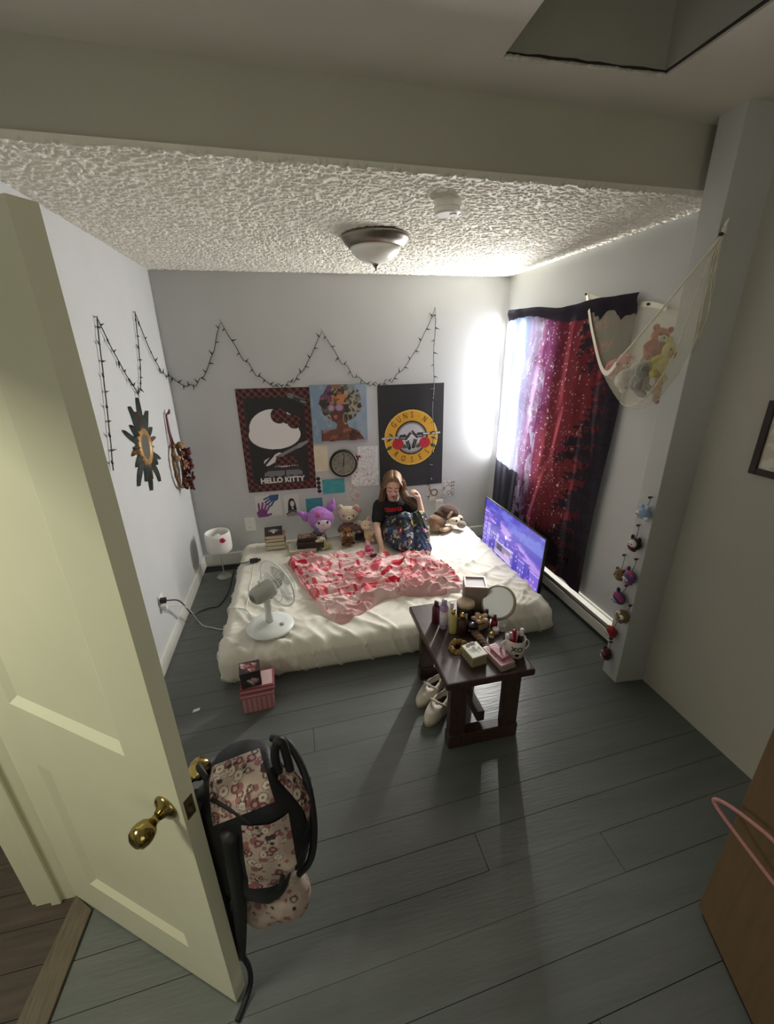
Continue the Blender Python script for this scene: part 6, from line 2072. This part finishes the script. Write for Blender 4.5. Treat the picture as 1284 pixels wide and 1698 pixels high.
t = thing('striped_box', 'pink striped lidded box, lowest of the boxes by the bed corner', 'box', (.600, -1.815, .001), (0, 0, .05), 'gift boxes by the bed')
stripe_box(t, 'body', .165, .120, .098, 0, ('#a06a6e', '#b98488', '#8a5058'))
stripe_box(t, 'lid', .175, .130, .030, .0985, ('#b8888c', '#9a5a62', '#c9a0a0'), False)
t = thing('pink_box', 'open pale pink patterned box between the striped box and the dark box', 'box', (.606, -1.812, .1300), (0, 0, .06), 'gift boxes by the bed')
stripe_box(t, 'body', .178, .130, .034, 0, ('#b98a8e', '#93434f', '#c2999a'), False)
part('inner_tray', MB().box((-.080, -.056, .0345), (.080, .056, .037)), mat('pale_pink_card', '#c7a9a6', rough=.7), t)
dk = thing('dark_flowered_box', 'dark cube box with pink flowers on top of the pink boxes', 'box', (.578, -1.826, .1675), (0, 0, .12), 'gift boxes by the bed')


def dark_print(w, h, rich):
    def f(p):
        p.m(np.ones(len(p.x), bool), '#2f2527')
        r = random.Random(int(w * 1e4) + rich)
        for k in range(9 if rich else 5):
            x, y_ = (r.uniform(-.34, .34) * w, r.uniform(-.34, .34) * h)
            p.ell(x, y_, .012, .010, '#a88a8a', r.uniform(0, 3)).ell(x + .006, y_ - .004, .006, .006, '#7a3a40').ell(x - .012, y_ + .008, .008, .004, '#c9b4b0', r.uniform(0, 3))
        if rich:
            p.m((fbm(P3(p.x * 60, p.y * 60), 5) > .56) & (np.hypot(p.x, p.y) < .036), '#8a3a3c', .8)
    return f


part('body', MB().box((-.052, -.045, 0), (.052, .045, .076)), mat('plum_card', '#2c2224', rough=.5, noise=.2), dk, bevel=.002)
part('lid', MB().box((-.054, -.047, .076), (.054, .047, .098)), MATS['plum_card'], dk, bevel=.002)
panel_print('lid_print', .106, .092, 50, 44, dark_print(.1, .09, 1), dk, z=.0988)
o = panel_print('front_print', .102, .074, 44, 32, dark_print(.1, .074, 0), dk, z=0)
o.rotation_euler = (PI / 2, 0, 0)
o.location = (0, -.0457, .038)
o = panel_print('side_print', .088, .074, 40, 32, dark_print(.088, .074, 0), dk, z=0)
o.rotation_euler = (PI / 2, 0, PI / 2)
o.location = (.0527, 0, .038)

# scrap of paper on the floor
s_ = part('paper_scrap', MB().prism([(-.02, -.008), (.015, -.012), (.022, .004), (-.012, .010)], .0005, .0035), m_paper, None, loc=(.257, -1.79, .0), rot=(0, 0, .4))
tag(s_, 'tiny torn scrap of white paper on the grey floor', 'paper')

# ------------------------------------------------------------------ backpack hanging on the door knob
bp = thing('backpack', 'black backpack with pale cartoon printed panels hanging from the inner door knob', 'backpack', (0, -2.602, .010), (0, 0, DA))
m_nyl = mat('black_nylon', '#15151b', rough=.6, noise=.15, nscale=12, bump=.1, bscale=40)
m_prt = mat('printed_canvas', attr=True, rough=.7)
B0 = MB()
B0.ell((.800, .145, .660), (.150, .098, .220), (0, .06, 0), 20).ell((.805, .150, .765), (.135, .098, .115), (0, .15, 0), 18).ell((.775, .125, .520), (.130, .078, .16), (0, .05, 0), 18).ell((.735, .085, .60), (.10, .040, .27), (0, .12, 0), 16).ell((.865, .165, .66), (.085, .085, .19), (0, .1, 0), 16)
bme_ = fuse(B0, .011, 6, .5, 'bag')
V = verts_np(bme_)
Nn = np.empty(len(V) * 3)
bme_.vertices.foreach_get('normal', Nn)
Nn = Nn.reshape(-1, 3)
V = V + Nn * (.016 * (wrinkle(V[:, 0] + V[:, 1], V[:, 2], .9, 5, 3, 19) - .3))[:, None]
V[:, 1] = np.maximum(V[:, 1], .048)
bme_.vertices.foreach_set('co', V.ravel())
bag = link('main_body', bme_, m_nyl, bp)
bvb = BVHTree.FromPolygons([tuple(x) for x in V], [tuple(f.vertices) for f in bme_.polygons])


def print_col(P, seed):
    p = Paint(P[:, 0], P[:, 2], '#b3a096')
    r = random.Random(seed)
    for k in range(95):
        c_ = P[r.randrange(len(P))]
        d = np.linalg.norm((P - c_) * np.array((1, 1, r.uniform(.7, 1.4))), axis=1)
        R_ = r.uniform(.004, .012)
        kind = r.randrange(5)
        if kind == 0:
            p.m(d < R_, '#6a3a3e').m(d < R_ * .5, '#b08a88')
        elif kind == 1:
            p.m((d < R_) & (d > R_ * .65), '#4a3432')
        elif kind == 2:
            p.m(d < R_ * .7, '#352826')
        elif kind == 3:
            p.m(d < R_, '#cbbdb2').m((d < R_ * 1.15) & (d > R_), '#54403c').m(d < R_ * .3, '#7a6a40')
        else:
            p.m(d < R_, '#8f5a5c')
    return p.c


def bag_panel(name, uv, seed, lift=.006, n=(70, 80)):
    """printed panel laid over the bag; uv(u,v)->(origin point, direction) cast towards the bag's core line"""
    def pos(u, v):
        o = []
        for a, c in zip(u, v):
            ang, z, cx_, cy_ = uv(a, c)
            d = Vector((math.cos(ang), math.sin(ang), 0))
            h = bvb.ray_cast(Vector((cx_, cy_, z)) + d * .8, -d)
            q = h[0] if h[0] is not None else Vector((cx_, cy_, z)) + d * .1
            o.append(tuple(q + d * lift))
        return np.array(o)
    me = grid_mesh(name, n[0], n[1], pos)
    set_cols(me, print_col(verts_np(me), seed))
    return link(name, me, m_prt, bag)


# flank panels of printed canvas between black side and black front
bag_panel('printed_panel', lambda u, v: (-1.00 + .85 * u - .16 * (1 - v), .535 + .25 * v, .785, .145), 3, .006)
bag_panel('printed_panel', lambda u, v: (.12 + .42 * u - .12 * v, .70 + .155 * v, .785, .145), 12, .006, (30, 60))


def cap_panel(name, c, d, e1, w, h, seed, n=(72, 64)):
    d, e1 = Vector(d).normalized(), Vector(e1).normalized()
    e2 = d.cross(e1).normalized()

    def pos(u, v):
        o = []
        for a, b_ in zip(u, v):
            q0 = Vector(c) + e1 * (a - .5) * w * (1 - .2 * b_) + e2 * (b_ - .5) * h
            hh = bvb.ray_cast(q0 + d * .6, -d)
            o.append(tuple((hh[0] if hh[0] is not None else q0) + d * .004))
        return np.array(o)
    me = grid_mesh(name, n[0], n[1], pos)
    set_cols(me, print_col(verts_np(me), seed))
    return link(name, me, m_prt, bag)


cap_panel('printed_panel', (.800, .110, .835), (.42, -.45, .80), (.70, .71, 0), .150, .125, 9)
pocket = MB().ell((.835, .150, .365), (.095, .060, .125), (0, .35, 0), 16).ell((.775, .120, .30), (.070, .045, .10), (0, .5, 0), 16)
pk = fuse(pocket, .0045, 8, .5, 'front_pocket')
Vp = verts_np(pk)
set_cols(pk, np.where((Vp[:, 2] < .40 + (Vp[:, 0] - .80) * .9)[:, None], print_col(Vp, 21), np.array(lin('#18181c'))))
link('front_pocket', pk, m_prt, bp)
tubec = lambda keys, r, n=26: MB().tube([tuple(x) for x in curve(keys, n)], r, 8)
part('top_handle', tubec([(.735, .085, .83), (.705, .090, .86), (.686, .098, .862), (.690, .112, .845), (.735, .12, .84)], .008), m_nyl, bp, smooth=True)
part('carry_loop', tubec([(.880, .165, .850), (.876, .165, .905), (.882, .172, .945), (.893, .180, .935), (.900, .185, .845)], .011), m_nyl, bp, smooth=True)
part('zip_piping', tubec([(.800, .245, .845), (.865, .235, .860), (.930, .205, .80), (.957, .180, .68), (.945, .165, .55), (.895, .16, .45)], .010), m_nyl, bp, smooth=True)
part('zip_piping', tubec([(.760, .060, .835), (.84, .068, .80), (.895, .085, .70), (.905, .095, .58), (.87, .10, .47)], .007), m_nyl, bp, smooth=True)
part('shoulder_strap', tubec([(.700, .062, .80), (.690, .060, .60), (.695, .062, .40), (.70, .062, .22), (.705, .064, .10)], [.026 - .010 * k / 26 for k in range(27)]), m_nyl, bp, smooth=True)
part('shoulder_strap', tubec([(.800, .058, .74), (.790, .056, .60), (.765, .060, .40), (.735, .064, .22), (.712, .066, .09)], [.024 - .010 * k / 26 for k in range(27)]), m_nyl, bp, smooth=True)
part('strap_end', MB().tube([tuple(x) for x in curve([(.708, .066, .10), (.735, .064, .055), (.752, .045, .020), (.757, .005, -.001), (.760, -.030, -.003)], 20)], .0085, 6), m_nyl, bp, smooth=True)
part('strap_buckle', MB().box((-.014, -.005, -.018), (.014, .007, .018), T((.707, .066, .12))), m_blackg, bp, bevel=.003)
part('zip_pull', MB().box((-.003, -.002, -.028), (.003, .002, 0), T((.935, .212, .80))), m_nickel, bp)
